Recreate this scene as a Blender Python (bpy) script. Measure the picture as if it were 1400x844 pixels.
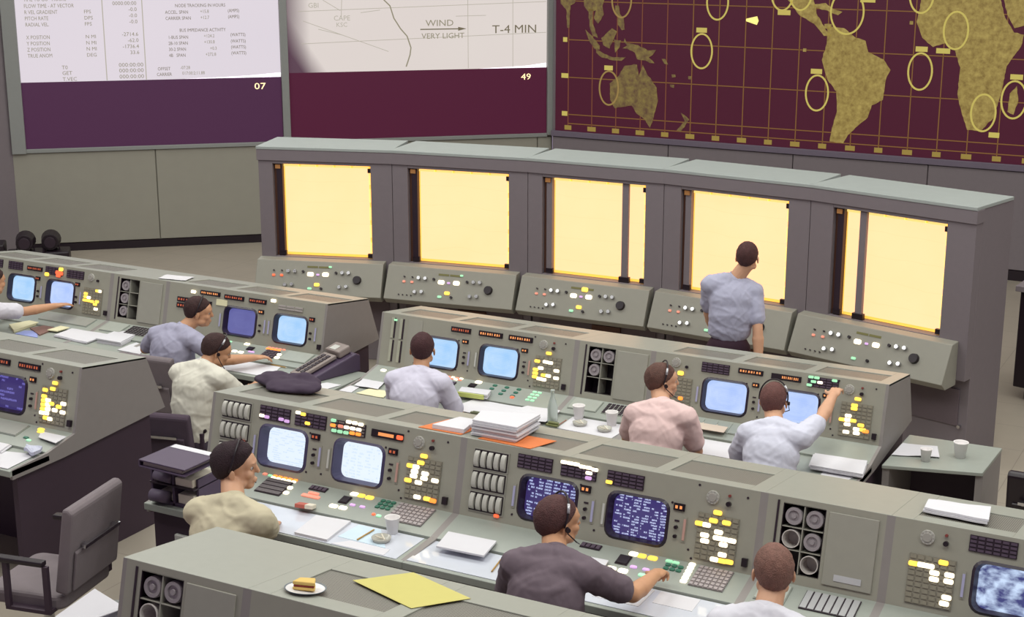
import bpy, bmesh, math, random
from mathutils import Vector, Matrix, noise
PI = math.pi
random.seed(7)
S = bpy.context.scene
COL = S.collection
for o in list(bpy.data.objects): bpy.data.objects.remove(o)

# ------------------------------------------------------------------ camera, world, lights, exposure
cam_d = bpy.data.cameras.new('camera'); cam = bpy.data.objects.new('camera', cam_d); COL.objects.link(cam)
cam.location = (0, 0, 4.26)
cam.rotation_euler = (math.radians(90 - 14.772), 0, math.radians(28.107))
cam_d.sensor_width = 36; cam_d.sensor_fit = 'HORIZONTAL'; cam_d.lens = 2082 / 1400 * 36
cam_d.clip_start = 0.05; cam_d.clip_end = 100
S.camera = cam
w = bpy.data.worlds.new('world'); S.world = w; w.use_nodes = True
w.node_tree.nodes['Background'].inputs[0].default_value = (0.52, 0.42, 0.58, 1)
w.node_tree.nodes['Background'].inputs[1].default_value = 0.45
S.view_settings.view_transform = 'Standard'; S.view_settings.look = 'None'
S.view_settings.exposure = 0.0; S.view_settings.gamma = 1.0; S.view_settings.use_curve_mapping = False
def area(x, y, z, sx, sy, p, col):
    l = bpy.data.lights.new('ceiling_lamp', 'AREA'); l.shape = 'RECTANGLE'; l.size = sx; l.size_y = sy
    l.energy = p; l.color = col
    o = bpy.data.objects.new('ceiling_lamp', l); COL.objects.link(o); o.location = (x, y, z)
LIGHTCOL = (0.985, 1.0, 0.945)
for x in (-11.5, -6.5, -1.5, 3.2):  # rightmost column added to brighten the consoles' right-hand sides
    for y in (4.2, 9.2, 13.6):
        area(x, y, 6.72, 3.2, 2.4, (150 if y < 12 else 95), LIGHTCOL)

# ------------------------------------------------------------------ materials
def lin(c):
    return tuple(((v / 255) / 12.92 if v / 255 <= 0.04045 else ((v / 255 + 0.055) / 1.055) ** 2.4) for v in c)
MC = {}
def mat(name, col, rough=0.6, metal=0.0, em=0.0, emcol=None, var=0.06, scale=18.0, bump=0.0, bscale=60.0, coat=0.0, alpha=1.0, trans=0.0):
    if name in MC: return MC[name]
    m = bpy.data.materials.new(name); m.use_nodes = True; nt = m.node_tree; b = nt.nodes['Principled BSDF']
    c = lin(col)
    b.inputs['Roughness'].default_value = rough; b.inputs['Metallic'].default_value = metal
    b.inputs['Coat Weight'].default_value = coat; b.inputs['Coat Roughness'].default_value = 0.06
    if trans: b.inputs['Transmission Weight'].default_value = trans
    tc = nt.nodes.new('ShaderNodeTexCoord')
    if var > 0:
        n = nt.nodes.new('ShaderNodeTexNoise'); n.inputs['Scale'].default_value = scale; n.inputs['Detail'].default_value = 5
        nt.links.new(tc.outputs['Object'], n.inputs['Vector'])
        mx = nt.nodes.new('ShaderNodeMix'); mx.data_type = 'RGBA'
        mx.inputs[6].default_value = tuple(v * (1 - var) for v in c) + (1,)
        mx.inputs[7].default_value = tuple(min(1, v * (1 + var)) for v in c) + (1,)
        nt.links.new(n.outputs['Fac'], mx.inputs[0]); nt.links.new(mx.outputs[2], b.inputs['Base Color'])
    else:
        b.inputs['Base Color'].default_value = c + (1,)
    if bump > 0:
        n2 = nt.nodes.new('ShaderNodeTexNoise'); n2.inputs['Scale'].default_value = bscale; n2.inputs['Detail'].default_value = 4
        nt.links.new(tc.outputs['Object'], n2.inputs['Vector'])
        bp = nt.nodes.new('ShaderNodeBump'); bp.inputs['Strength'].default_value = bump; bp.inputs['Distance'].default_value = 0.01
        nt.links.new(n2.outputs['Fac'], bp.inputs['Height']); nt.links.new(bp.outputs['Normal'], b.inputs['Normal'])
    if em > 0:
        b.inputs['Emission Color'].default_value = lin(emcol or col) + (1,)
        b.inputs['Emission Strength'].default_value = em
    MC[name] = m
    return m

def mixnode(nt, fac, a, b):
    mx = nt.nodes.new('ShaderNodeMix'); mx.data_type = 'RGBA'
    if isinstance(fac, float): mx.inputs[0].default_value = fac
    else: nt.links.new(fac, mx.inputs[0])
    for i, v in ((6, a), (7, b)):
        if isinstance(v, tuple): mx.inputs[i].default_value = v + (1,)
        else: nt.links.new(v, mx.inputs[i])
    return mx.outputs[2]
def math_(nt, op, a, b=None, clamp=False):
    n = nt.nodes.new('ShaderNodeMath'); n.operation = op; n.use_clamp = clamp
    for i, v in enumerate((a, b)):
        if v is None: continue
        if isinstance(v, (int, float)): n.inputs[i].default_value = v
        else: nt.links.new(v, n.inputs[i])
    return n.outputs[0]
def screen_mat(name, bg, fg, em=1.0, rows=14, cols=9, thr=0.5, kind='text', seed=0.0):
    """glowing picture tube: flat field, rows of lettering, or a soft picture"""
    if name in MC: return MC[name]
    m = bpy.data.materials.new(name); m.use_nodes = True; nt = m.node_tree; b = nt.nodes['Principled BSDF']
    tc = nt.nodes.new('ShaderNodeTexCoord'); sp = nt.nodes.new('ShaderNodeSeparateXYZ')
    nt.links.new(tc.outputs['Generated'], sp.inputs[0])
    cb = nt.nodes.new('ShaderNodeCombineXYZ')
    if kind == 'text':
        r = math_(nt, 'MULTIPLY', sp.outputs[1], float(rows)); rf = math_(nt, 'FLOOR', r); fr = math_(nt, 'FRACT', r)
        line = math_(nt, 'GREATER_THAN', fr, 0.42)
        nt.links.new(math_(nt, 'MULTIPLY', sp.outputs[0], float(cols)), cb.inputs[0]); nt.links.new(math_(nt, 'MULTIPLY', rf, 3.7), cb.inputs[1]); cb.inputs[2].default_value = seed
        n = nt.nodes.new('ShaderNodeTexNoise'); n.inputs['Scale'].default_value = 1.0; n.inputs['Detail'].default_value = 0; nt.links.new(cb.outputs[0], n.inputs['Vector'])
        cb2 = nt.nodes.new('ShaderNodeCombineXYZ'); nt.links.new(math_(nt, 'MULTIPLY', sp.outputs[0], 46.0), cb2.inputs[0]); nt.links.new(math_(nt, 'MULTIPLY', sp.outputs[1], rows * 3.0), cb2.inputs[1])
        n2 = nt.nodes.new('ShaderNodeTexNoise'); n2.inputs['Scale'].default_value = 1.0; nt.links.new(cb2.outputs[0], n2.inputs['Vector'])
        word = math_(nt, 'GREATER_THAN', n.outputs['Fac'], thr)
        if cols >= 7:
            cf = math_(nt, 'FRACT', math_(nt, 'MULTIPLY', sp.outputs[0], 6.0)); word = math_(nt, 'MULTIPLY', word, math_(nt, 'GREATER_THAN', cf, .22))
        let = math_(nt, 'MULTIPLY_ADD', n2.outputs['Fac'], 3.0); let.node.inputs[2].default_value = -0.9; let.node.use_clamp = True
        fac = math_(nt, 'MULTIPLY', math_(nt, 'MULTIPLY', line, word), let)
    elif kind == 'flat':
        n = nt.nodes.new('ShaderNodeTexNoise'); n.inputs['Scale'].default_value = 2.2; n.inputs['Detail'].default_value = 3
        nt.links.new(tc.outputs['Generated'], n.inputs['Vector'])
        sc = math_(nt, 'SINE', math_(nt, 'MULTIPLY', sp.outputs[1], 160.0))
        fac = math_(nt, 'MULTIPLY', math_(nt, 'ADD', n.outputs['Fac'], math_(nt, 'MULTIPLY', sc, 0.06)), 0.9, True)
    else:
        mp = nt.nodes.new('ShaderNodeMapping'); mp.inputs['Scale'].default_value = (4.0, 5.0, 1.0); nt.links.new(tc.outputs['Generated'], mp.inputs['Vector'])
        n = nt.nodes.new('ShaderNodeTexNoise'); n.inputs['Scale'].default_value = 1.0; n.inputs['Detail'].default_value = 6; nt.links.new(mp.outputs[0], n.inputs['Vector'])
        fac = math_(nt, 'MULTIPLY_ADD', n.outputs['Fac'], 4.0); fac.node.inputs[2].default_value = -1.55; fac.node.use_clamp = True
    c = mixnode(nt, fac, lin(bg), lin(fg))
    nt.links.new(c, b.inputs['Emission Color']); b.inputs['Emission Strength'].default_value = em
    b.inputs['Base Color'].default_value = (0.03, 0.03, 0.04, 1); b.inputs['Roughness'].default_value = 0.25
    MC[name] = m
    return m

M_PAINT = mat('console_paint', (154, 152, 142), 0.5, var=0.05)
M_FACE = mat('console_face_paint', (152, 150, 138), 0.5, var=0.05)
M_TOP = mat('console_top_paint', (152, 153, 144), 0.38, var=0.05)
M_SHELF = mat('console_shelf_paint', (152, 157, 150), 0.42, var=0.05)
M_SIDE = mat('console_side_paint', (140, 134, 132), 0.55, var=0.05)
M_BASE = mat('console_base_dark', (62, 46, 60), 0.6)
M_DARK = mat('dark_plastic', (44, 30, 42), 0.45)
M_BLACK = mat('black_plastic', (30, 18, 28), 0.4)
M_CELL = mat('unlit_legend', (84, 70, 86), 0.4)
M_CELLB = mat('unlit_button', (140, 135, 120), 0.4)
M_BEZEL = mat('tube_bezel', (66, 58, 92), 0.45)
M_BEZELD = mat('tube_bezel_dark', (40, 26, 46), 0.4)
M_CHROME = mat('chrome', (200, 200, 205), 0.2, 1.0, var=0)
M_WHITEPL = mat('pale_plastic', (190, 190, 185), 0.45)
M_LAV = mat('slider_lavender', (170, 168, 200), 0.4)
M_DRUM = mat('scroll_drum_paper', (188, 186, 178), 0.55)
M_PAPER = mat('white_paper', (212, 210, 216), 0.8, var=0.02)
M_PAPERW = mat('warm_paper', (216, 208, 192), 0.8, var=0.03)
M_GLASSY = mat('paper_under_glass', (206, 210, 222), 0.6, var=0.06, scale=9, coat=1.0)
M_CREAM = mat('cream_paper', (222, 216, 180), 0.8, var=0.03)
M_YELLOW = mat('yellow_paper', (196, 187, 110), 0.8, var=0.03)
M_PINKP = mat('buff_paper', (212, 194, 178), 0.8, var=0.03)
M_ORANGE = mat('orange_folder', (214, 118, 62), 0.7)
M_BLUEP = mat('blue_sheet', (150, 160, 215), 0.5)
M_BROWN = mat('brown_cover', (128, 96, 88), 0.7)
M_BINDER = mat('binder_cover', (76, 62, 84), 0.5)
M_CHAIR = mat('chair_fabric', (122, 112, 116), 0.9, var=0.1, bump=0.3, bscale=300)
M_CHAIRD = mat('chair_fabric_dark', (76, 62, 76), 0.9, var=0.1)
M_CUP = mat('cup_foam', (236, 232, 232), 0.6, var=0.02)
M_CLEAR = mat('clear_glass', (225, 235, 232), 0.05, var=0, trans=0.9)
M_WALL_LIT = mat('wall_panel_lit', (150, 147, 136), 0.6, var=0.05, scale=6)  # left wall lightened in place of stronger light on it
M_TRIM = mat('trim_paint', (140, 142, 140), 0.5, var=0.04)
M_CAB = mat('cabinet_paint', (122, 113, 118), 0.55, var=0.05)
M_CABTOP_LIT = mat('cabinet_top_lit', (158, 164, 162), 0.5, var=0.06, scale=9)  # cabinet paint made lighter; overhead light is put into the colour
M_BOX = mat('control_box_paint', (146, 144, 134), 0.5, var=0.04)
M_WOOD = mat('pencil_paint', (176, 138, 70), 0.6)
M_REDB = mat('red_pack', (186, 98, 84), 0.6)
LIT = dict(
    w=mat('lit_white', (255, 246, 226), 0.4, em=1.5, emcol=(255, 240, 205), var=0),
    y=mat('lit_yellow', (255, 214, 80), 0.4, em=.98, emcol=(255, 210, 92), var=0),
    o=mat('lit_orange', (255, 160, 70), 0.4, em=1.0, emcol=(255, 140, 55), var=0),
    r=mat('lit_red', (240, 110, 80), 0.4, em=0.9, emcol=(245, 96, 50), var=0),
    g=mat('lit_green', (170, 225, 185), 0.4, em=0.55, emcol=(150, 220, 175), var=0),
    v=mat('lit_violet', (205, 165, 215), 0.4, em=0.6, emcol=(200, 160, 215), var=0),
    p=mat('lit_pink', (225, 150, 130), 0.4, em=0.45, emcol=(235, 140, 115), var=0),
    k=mat('unlit_green_key', (62, 116, 96), 0.4, var=0.02))
M_DIGIT = mat('lit_digits', (220, 150, 100), 0.4, em=0.65, emcol=(232, 142, 74), var=0)
M_DIGITD = mat('dim_digits', (190, 100, 70), 0.4, em=0.3, emcol=(200, 90, 55), var=0)

def perf_mat():
    m = bpy.data.materials.new('perforated_vent'); m.use_nodes = True; nt = m.node_tree; b = nt.nodes['Principled BSDF']
    tc = nt.nodes.new('ShaderNodeTexCoord'); v = nt.nodes.new('ShaderNodeTexVoronoi'); v.inputs['Scale'].default_value = 110; v.inputs['Randomness'].default_value = 0
    nt.links.new(tc.outputs['Object'], v.inputs['Vector'])
    f = math_(nt, 'GREATER_THAN', v.outputs['Distance'], 0.36)
    nt.links.new(mixnode(nt, f, lin((70, 62, 62)), lin((136, 134, 124))), b.inputs['Base Color']); b.inputs['Roughness'].default_value = 0.45
    return m
M_PERF = perf_mat()
def floor_mat():
    m = bpy.data.materials.new('floor_tile'); m.use_nodes = True; nt = m.node_tree; b = nt.nodes['Principled BSDF']
    tc = nt.nodes.new('ShaderNodeTexCoord'); n = nt.nodes.new('ShaderNodeTexNoise'); n.inputs['Scale'].default_value = 3; n.inputs['Detail'].default_value = 8
    nt.links.new(tc.outputs['Object'], n.inputs['Vector'])
    br = nt.nodes.new('ShaderNodeTexBrick'); br.offset = 0; br.inputs['Scale'].default_value = 1; br.inputs['Brick Width'].default_value = 0.61; br.inputs['Row Height'].default_value = 0.61
    br.inputs['Mortar Size'].default_value = 0.003; nt.links.new(tc.outputs['Object'], br.inputs['Vector'])
    c = mixnode(nt, n.outputs['Fac'], lin((152, 143, 131)), lin((168, 158, 145)))
    nt.links.new(mixnode(nt, math_(nt, 'MULTIPLY', br.outputs['Fac'], 0.5), c, lin((104, 96, 90))), b.inputs['Base Color']); b.inputs['Roughness'].default_value = 0.4
    return m
M_FLOOR = floor_mat()

# ------------------------------------------------------------------ object helpers
def link(o, parent=None):
    COL.objects.link(o)
    if parent is not None: o.parent = parent
    return o
def thing(name, label, cat, loc=(0, 0, 0), rz=0.0, group=None):
    o = bpy.data.objects.new(name, None); link(o); o.location = loc; o.rotation_euler = (0, 0, rz); o.empty_display_size = 0.1
    return tag(o, label, cat, group)
def tag(o, label, cat, group=None):
    o['label'] = label; o['category'] = cat
    if group: o['group'] = group
    return o
def copy_tree(o, parent=None):
    c = o.copy(); COL.objects.link(c)
    if parent is not None: c.parent = parent
    for ch in list(o.children): copy_tree(ch, c)
    return c
class MB:
    def __init__(s): s.v = []; s.f = []; s.m = []
    def add(s, vs, fs, M=None, mi=0):
        n = len(s.v)
        s.v += [tuple(M @ Vector(v)) if M is not None else tuple(v) for v in vs]
        s.f += [tuple(i + n for i in f) for f in fs]; s.m += [mi] * len(fs)
    def box(s, a, b, M=None, mi=0):
        x0, y0, z0 = a; x1, y1, z1 = b
        s.add([(x0, y0, z0), (x1, y0, z0), (x1, y1, z0), (x0, y1, z0), (x0, y0, z1), (x1, y0, z1), (x1, y1, z1), (x0, y1, z1)],
              [(3, 2, 1, 0), (4, 5, 6, 7), (0, 1, 5, 4), (1, 2, 6, 5), (2, 3, 7, 6), (3, 0, 4, 7)], M, mi)
    def prism(s, poly, x0, x1, M=None, mi=0):
        """profile poly in (y, z) extruded along x"""
        n = len(poly)
        s.add([(x0, y, z) for y, z in poly] + [(x1, y, z) for y, z in poly],
              [tuple(range(n)), tuple(reversed(range(n, 2 * n)))] + [(i, i + n, (i + 1) % n + n, (i + 1) % n) for i in range(n)], M, mi)
    def plate(s, poly, z0, z1, M=None, mi=0):
        """outline poly in (x, y) extruded along z"""
        n = len(poly)
        s.add([(x, y, z0) for x, y in poly] + [(x, y, z1) for x, y in poly],
              [tuple(reversed(range(n))), tuple(range(n, 2 * n))] + [(i, (i + 1) % n, (i + 1) % n + n, i + n) for i in range(n)], M, mi)
    def cyl(s, p0, p1, r0, r1=None, n=14, M=None, mi=0):
        r1 = r0 if r1 is None else r1
        p0 = Vector(p0); p1 = Vector(p1); d = (p1 - p0).normalized()
        a = d.orthogonal().normalized(); b = d.cross(a)
        vs = [];
        for p, r in ((p0, r0), (p1, r1)):
            vs += [p + (a * math.cos(2 * PI * i / n) + b * math.sin(2 * PI * i / n)) * r for i in range(n)]
        s.add(vs, [tuple(reversed(range(n))), tuple(range(n, 2 * n))] + [(i, (i + 1) % n, (i + 1) % n + n, i + n) for i in range(n)], M, mi)
    def lathe(s, prof, n=24, M=None, mi=0, caps=True):
        k = len(prof); vs = [(r * math.cos(2 * PI * i / n), r * math.sin(2 * PI * i / n), z) for r, z in prof for i in range(n)]
        fs = [(j * n + i, j * n + (i + 1) % n, (j + 1) * n + (i + 1) % n, (j + 1) * n + i) for j in range(k - 1) for i in range(n)]
        if caps and prof[0][0] > 1e-5: fs.append(tuple(reversed(range(n))))
        if caps and prof[-1][0] > 1e-5: fs.append(tuple(range((k - 1) * n, k * n)))
        s.add(vs, fs, M, mi)
    def tube(s, pts, r, n=8, M=None, mi=0):
        pts = [Vector(p) for p in pts]; vs = []; up = None
        for i, p in enumerate(pts):
            d = (pts[min(i + 1, len(pts) - 1)] - pts[max(i - 1, 0)]).normalized()
            a = d.orthogonal().normalized() if up is None else (up - d * up.dot(d)).normalized()
            up = a; b = d.cross(a)
            vs += [p + (a * math.cos(2 * PI * k / n) + b * math.sin(2 * PI * k / n)) * r for k in range(n)]
        L = len(pts)
        s.add(vs, [tuple(reversed(range(n))), tuple(range((L - 1) * n, L * n))] + [(j * n + k, j * n + (k + 1) % n, (j + 1) * n + (k + 1) % n, (j + 1) * n + k) for j in range(L - 1) for k in range(n)], M, mi)
    def mesh(s, name, mats, smooth=False):
        me = bpy.data.meshes.new(name); me.from_pydata(s.v, [], s.f)
        for m in (mats if isinstance(mats, (list, tuple)) else [mats]): me.materials.append(m)
        me.polygons.foreach_set('material_index', s.m)
        bm = bmesh.new(); bm.from_mesh(me); bmesh.ops.recalc_face_normals(bm, faces=bm.faces); bm.to_mesh(me); bm.free()
        if smooth: me.polygons.foreach_set('use_smooth', [True] * len(me.polygons))
        me.update(); return me
    def build(s, name, mats, parent=None, bevel=0.0, smooth=False, loc=None, rot=None):
        o = bpy.data.objects.new(name, s.mesh(name, mats, smooth)); link(o, parent)
        if loc is not None: o.location = loc
        if rot is not None: o.rotation_euler = rot
        if bevel:
            b = o.modifiers.new('bevel', 'BEVEL'); b.width = bevel; b.segments = 2; b.limit_method = 'ANGLE'
        return o
def put(name, me, parent, loc, rot=(0, 0, 0), scale=None):
    o = bpy.data.objects.new(name, me); link(o, parent); o.location = loc; o.rotation_euler = rot
    if scale: o.scale = scale
    return o
def struct(o): o['kind'] = 'structure'; return o

# ------------------------------------------------------------------ the room
b = MB(); b.box((-22, -1, -0.3), (6, 20, 0)); struct(b.build('floor', M_FLOOR))
b = MB(); b.box((-22, -1, 0.0), (6, 7.42, 0.30)); struct(b.build('floor_platform', M_FLOOR))
b = MB(); b.box((-22, -1, 0.30), (6, 4.95, 0.553)); struct(b.build('floor_platform_rear', M_FLOOR))
b = MB(); b.box((-22, -1, 6.8), (6, 20, 7.0)); struct(b.build('ceiling', mat('ceiling_paint', (190, 188, 180), 0.8)))
PHI = math.radians(40.5)
WL_O = Vector((-13.166, 14.825, 0)); WL_D = Vector((math.cos(PHI), math.sin(PHI), 0)); WL_N = Vector((math.sin(PHI), -math.cos(PHI), 0))
def wl_empty():
    return Matrix.Translation(WL_O) @ Matrix.Rotation(PHI, 4, 'Z')
ML = wl_empty()
b = MB(); b.box((-1.66, 0.03, 0), (5.3, 0.25, 6.8), ML); wl = struct(b.build('wall_left', M_WALL_LIT))
for s0, s1 in ((-1.66, 0.074), (0.086, 1.744), (1.756, 3.414), (3.426, 5.084), (5.096, 5.28)):
    b = MB(); b.box((s0, -0.0, 0.11), (s1, 0.03, 1.27), ML); b.build('wall_panel', M_WALL_LIT, wl, bevel=0.004)
b = MB(); b.box((-1.66, 0.0, 0), (5.28, 0.028, 0.10), ML); struct(b.build('baseboard_left', M_BLACK))
b = MB(); b.box((-1.52, -0.03, 1.275), (5.22, 0.03, 1.325), ML); struct(b.build('trim_1', M_TRIM, bevel=0.006))
for i, (s0, s1) in enumerate(((-1.66, -1.49), (1.71, 1.805), (5.215, 5.30))):
    b = MB(); b.box((s0, -0.05, 1.30 if i else 1.27), (s1, 0.03, 6.8), ML); struct(b.build('trim_%d' % (i + 2), M_TRIM, bevel=0.006))
# front wall with the map
YW = 18.17
b = MB(); b.box((-9.1, YW + 0.03, 0), (6, YW + 0.25, 6.8)); wf = struct(b.build('wall_front', M_CAB))  # same paint as the left wall, its weaker light put into the colour
x = -9.08
while x < 3:
    b = MB(); b.box((x, YW - 0.0, 0.13), (x + 1.653, YW + 0.03, 1.29)); b.build('wall_panel', M_CAB, wf, bevel=0.004); x += 1.665
b = MB(); b.box((-9.1, YW, 0), (6, YW + 0.028, 0.12)); struct(b.build('baseboard_front', M_BLACK))
b = MB(); b.box((-9.1, YW - 0.03, 1.30), (6, YW + 0.03, 1.375)); struct(b.build('trim_5', mat('trim_violet', (110, 100, 116), 0.5), bevel=0.006))
b = MB(); b.box((-9.1, YW - 0.03, 4.8), (6, YW + 0.03, 4.95)); struct(b.build('trim_6', M_TRIM, bevel=0.006))
b = MB(); p0 = WL_O + WL_D * -1.66
b.add([(p0.x, p0.y, 0), (p0.x - 0.4, p0.y - 0.1, 0), (p0.x - 3.4, 4, 0), (p0.x - 3.0, 4, 0), (p0.x, p0.y, 6.8), (p0.x - 0.4, p0.y - 0.1, 6.8), (p0.x - 3.4, 4, 6.8), (p0.x - 3.0, 4, 6.8)],
      [(0, 1, 2, 3), (4, 5, 6, 7), (0, 1, 5, 4), (1, 2, 6, 5), (2, 3, 7, 6), (3, 0, 4, 7)]); struct(b.build('wall_side', M_CAB))
b = MB(); b.box((6.0, -1, 0), (6.2, 20, 6.8)); struct(b.build('wall_right', M_CAB))

# ------------------------------------------------------------------ lettering
FONTC = {}
def text(body, size, M, m, parent, name='lettering', align='LEFT', xs=1.0):
    cu = bpy.data.curves.new('t', 'FONT'); cu.body = body; cu.size = size; cu.align_x = align; cu.extrude = 0.001; cu.resolution_u = 2
    o = bpy.data.objects.new('t', cu); COL.objects.link(o)
    bpy.context.view_layer.update()
    me = bpy.data.meshes.new_from_object(o.evaluated_get(bpy.context.evaluated_depsgraph_get()))
    bpy.data.objects.remove(o); me.name = name; me.materials.clear(); me.materials.append(m)
    me.transform(M @ Matrix.Diagonal((xs, 1, 1, 1)))
    q = bpy.data.objects.new(name, me); link(q, parent); return q
RX = Matrix.Rotation(PI / 2, 4, 'X')
def MLs(s, z, off=-0.006): return ML @ Matrix.Translation((s, off, z)) @ RX

# ------------------------------------------------------------------ projection screens on the left wall
def proj_mat(name, base, corner=None):
    m = bpy.data.materials.new(name); m.use_nodes = True; nt = m.node_tree; bb = nt.nodes['Principled BSDF']
    tc = nt.nodes.new('ShaderNodeTexCoord'); n = nt.nodes.new('ShaderNodeTexNoise'); n.inputs['Scale'].default_value = 1.2; n.inputs['Detail'].default_value = 2
    nt.links.new(tc.outputs['Generated'], n.inputs['Vector'])
    c = mixnode(nt, n.outputs['Fac'], lin(base[0]), lin(base[1]))
    if corner:   # the round projector field leaves the lower corners of the sheet dark
        sp = nt.nodes.new('ShaderNodeSeparateXYZ'); nt.links.new(tc.outputs['Generated'], sp.inputs[0])
        sx, sz = sp.outputs[0], sp.outputs[2]
        px = math_(nt, 'DIVIDE', sx, 0.15); pz = math_(nt, 'DIVIDE', sz, 0.32)
        g = math_(nt, 'ADD', px, pz); g2 = math_(nt, 'SUBTRACT', g, 0.35)
        g3 = math_(nt, 'MULTIPLY', g2, 1.6, True)
        g4 = math_(nt, 'MULTIPLY', math_(nt, 'SUBTRACT', px, -0.15), 1.4, True)
        f = math_(nt, 'MULTIPLY', g3, g4, True)
        c = mixnode(nt, f, lin((74, 38, 62)), c)
    nt.links.new(c, bb.inputs['Emission Color']); bb.inputs['Emission Strength'].default_value = 1.0
    bb.inputs['Base Color'].default_value = (0.05, 0.05, 0.05, 1)
    return m
M_INK = mat('projected_ink', (60, 58, 50), 0.8, em=1, emcol=(138, 132, 112), var=0)
M_INK2 = mat('projected_ink_faint', (60, 58, 50), 0.8, em=1, emcol=(176, 170, 158), var=0)
M_INKD = mat('projected_ink_dark', (50, 46, 40), 0.8, em=1, emcol=(108, 100, 80), var=0)
M_NUM = mat('lit_number', (255, 236, 190), 0.4, em=1.1, emcol=(255, 228, 165), var=0)
M_BAND1 = mat('dark_screen_violet', (62, 34, 60), 0.45, em=0.42, emcol=(80, 36, 74), var=0.05)
M_BAND2 = mat('dark_screen_maroon', (58, 18, 42), 0.45, em=0.42, emcol=(94, 12, 54), var=0.05)
def pscreen(label, s0, s1, zb, zt, zf, m, band):
    t = thing('projection_screen', label, 'screen', tuple(WL_O + WL_D * (s0 + s1) / 2 + Vector((0, 0, zb))), PHI)
    inv = Matrix.Translation(-(WL_O + WL_D * (s0 + s1) / 2 + Vector((0, 0, zb)))); inv = Matrix.Rotation(-PHI, 4, 'Z') @ inv
    q = MB(); q.box((s0, 0.0, zf), (s1, 0.028, zt), inv @ ML); q.build('projection_sheet', m, t)
    q = MB(); q.box((s0, 0.0, zb), (s1, 0.028, zf), inv @ ML); q.build('lower_band', band, t)
    return t, inv
t1, I1 = pscreen('left white projection screen showing columns of printed figures above a dark violet band', -1.49, 1.705, 1.325, 4.6, 2.155,
                 proj_mat('projection_lavender', ((222, 212, 220), (212, 204, 214))), M_BAND1)
rows = [('TIME TO GO   HOURS', '', '', 3.165), ('FLOW TIME - AT VECTOR', '', '0000:00:00', 3.085), ('R VEL GRADIENT', 'FPS', '-0.0', 3.01), ('PITCH RATE', 'DPS', '-0.0', 2.935), ('RADIAL VEL.', 'FPS', '-0.0', 2.86),
        ('X POSITION', 'N MI', '-2714.6', 2.705), ('Y POSITION', 'N MI', '-62.0', 2.63), ('Z POSITION', 'N MI', '-1736.4', 2.555), ('TRUE ANOM', 'DEG', '33.6', 2.48)]
for a, u, n_, z in rows:
    text(a, 0.066, I1 @ MLs(-1.385, z - 0.02), M_INK, t1, xs=0.78)
    if u: text(u, 0.062, I1 @ MLs(-0.68, z - 0.02), M_INK, t1)
    if n_: text(n_, 0.066, I1 @ MLs(-0.04, z - 0.0), M_INK, t1, align='RIGHT')
for k, z in enumerate((2.345, 2.275, 2.20)): text('000:00:00', 0.07, I1 @ MLs(0.0, z - 0.02), M_INK, t1, align='RIGHT', xs=1.1)
for a, z in (('T0', 2.32), ('GET', 2.25), ('T.VEC', 2.175)): text(a, 0.066, I1 @ MLs(-0.99, z - 0.01), M_INK, t1)
for s in (-0.455, 0.025):
    q = MB(); q.box((s - 0.006, -0.004, 2.16), (s + 0.006, -0.001, 4.55), I1 @ ML); q.build('ruled_line', M_INK2, t1)
for a, s, z, al, m_ in (('NODE TRACKING IN HOURS', 0.735, 3.05, 'CENTER', M_INKD), ('ACCEL. SPAN', 0.30, 2.97, 'LEFT', M_INKD), ('CARRIER SPAN', 0.30, 2.895, 'LEFT', M_INKD), ('+15.8', 0.73, 2.975, 'LEFT', M_INK), ('+12.7', 0.73, 2.9, 'LEFT', M_INK), ('(AMPS)', 1.07, 2.98, 'LEFT', M_INKD), ('(AMPS)', 1.07, 2.905, 'LEFT', M_INKD),
                        ('BUS IMPEDANCE ACTIVITY', 0.75, 2.745, 'CENTER', M_INKD), ('1-BUS SPAN', 0.32, 2.66, 'LEFT', M_INKD), ('2B-10 SPAN', 0.32, 2.585, 'LEFT', M_INKD), ('30-2 SPAN', 0.32, 2.51, 'LEFT', M_INKD), ('4B   SPAN', 0.32, 2.435, 'LEFT', M_INKD),
                        ('+124.2', 0.76, 2.67, 'LEFT', M_INK), ('+130.8', 0.76, 2.595, 'LEFT', M_INK), ('+0.3', 0.83, 2.515, 'LEFT', M_INK), ('+272.8', 0.77, 2.44, 'LEFT', M_INK),
                        ('(WATTS)', 1.09, 2.68, 'LEFT', M_INKD), ('(WATTS)', 1.09, 2.6, 'LEFT', M_INKD), ('(WATTS)', 1.09, 2.525, 'LEFT', M_INKD), ('(WATTS)', 1.09, 2.45, 'LEFT', M_INKD),
                        ('OFFSET', 0.17, 2.27, 'LEFT', M_INKD), ('-07:28', 0.45, 2.28, 'LEFT', M_INK), ('CARRIER', 0.155, 2.2, 'LEFT', M_INKD), ('017:00:2:11.88', 0.47, 2.21, 'LEFT', M_INK)):
    text(a, 0.058, I1 @ MLs(s, z), m_, t1, align=al, xs=0.82)
q = MB(); q.plate([(0.5, 2.157), (1.70, 2.157), (1.70, 2.21), (1.3, 2.180), (0.9, 2.165)], 0.001, 0.004, I1 @ ML @ RX); q.build('painted_flare', mat('flare_glow', (255, 250, 255), 0.5, em=1.6, emcol=(245, 232, 255), var=0), t1)  # flare on the screen's lower edge, painted as a glowing strip
text('07', 0.115, I1 @ MLs(1.36, 2.005), M_NUM, t1, 'screen_number', xs=1.3)
t2, I2 = pscreen('middle projection screen with a coast line and wind note above a maroon band', 1.81, 5.21, 1.325, 4.6, 2.20,
                 proj_mat('projection_grey', ((212, 200, 196), (222, 214, 208)), True), M_BAND2)
text('WIND', 0.115, I2 @ MLs(3.59, 2.765), M_INK, t2, xs=1.15); text('VERY LIGHT', 0.10, I2 @ MLs(3.535, 2.605), M_INK, t2, xs=1.05)
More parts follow.
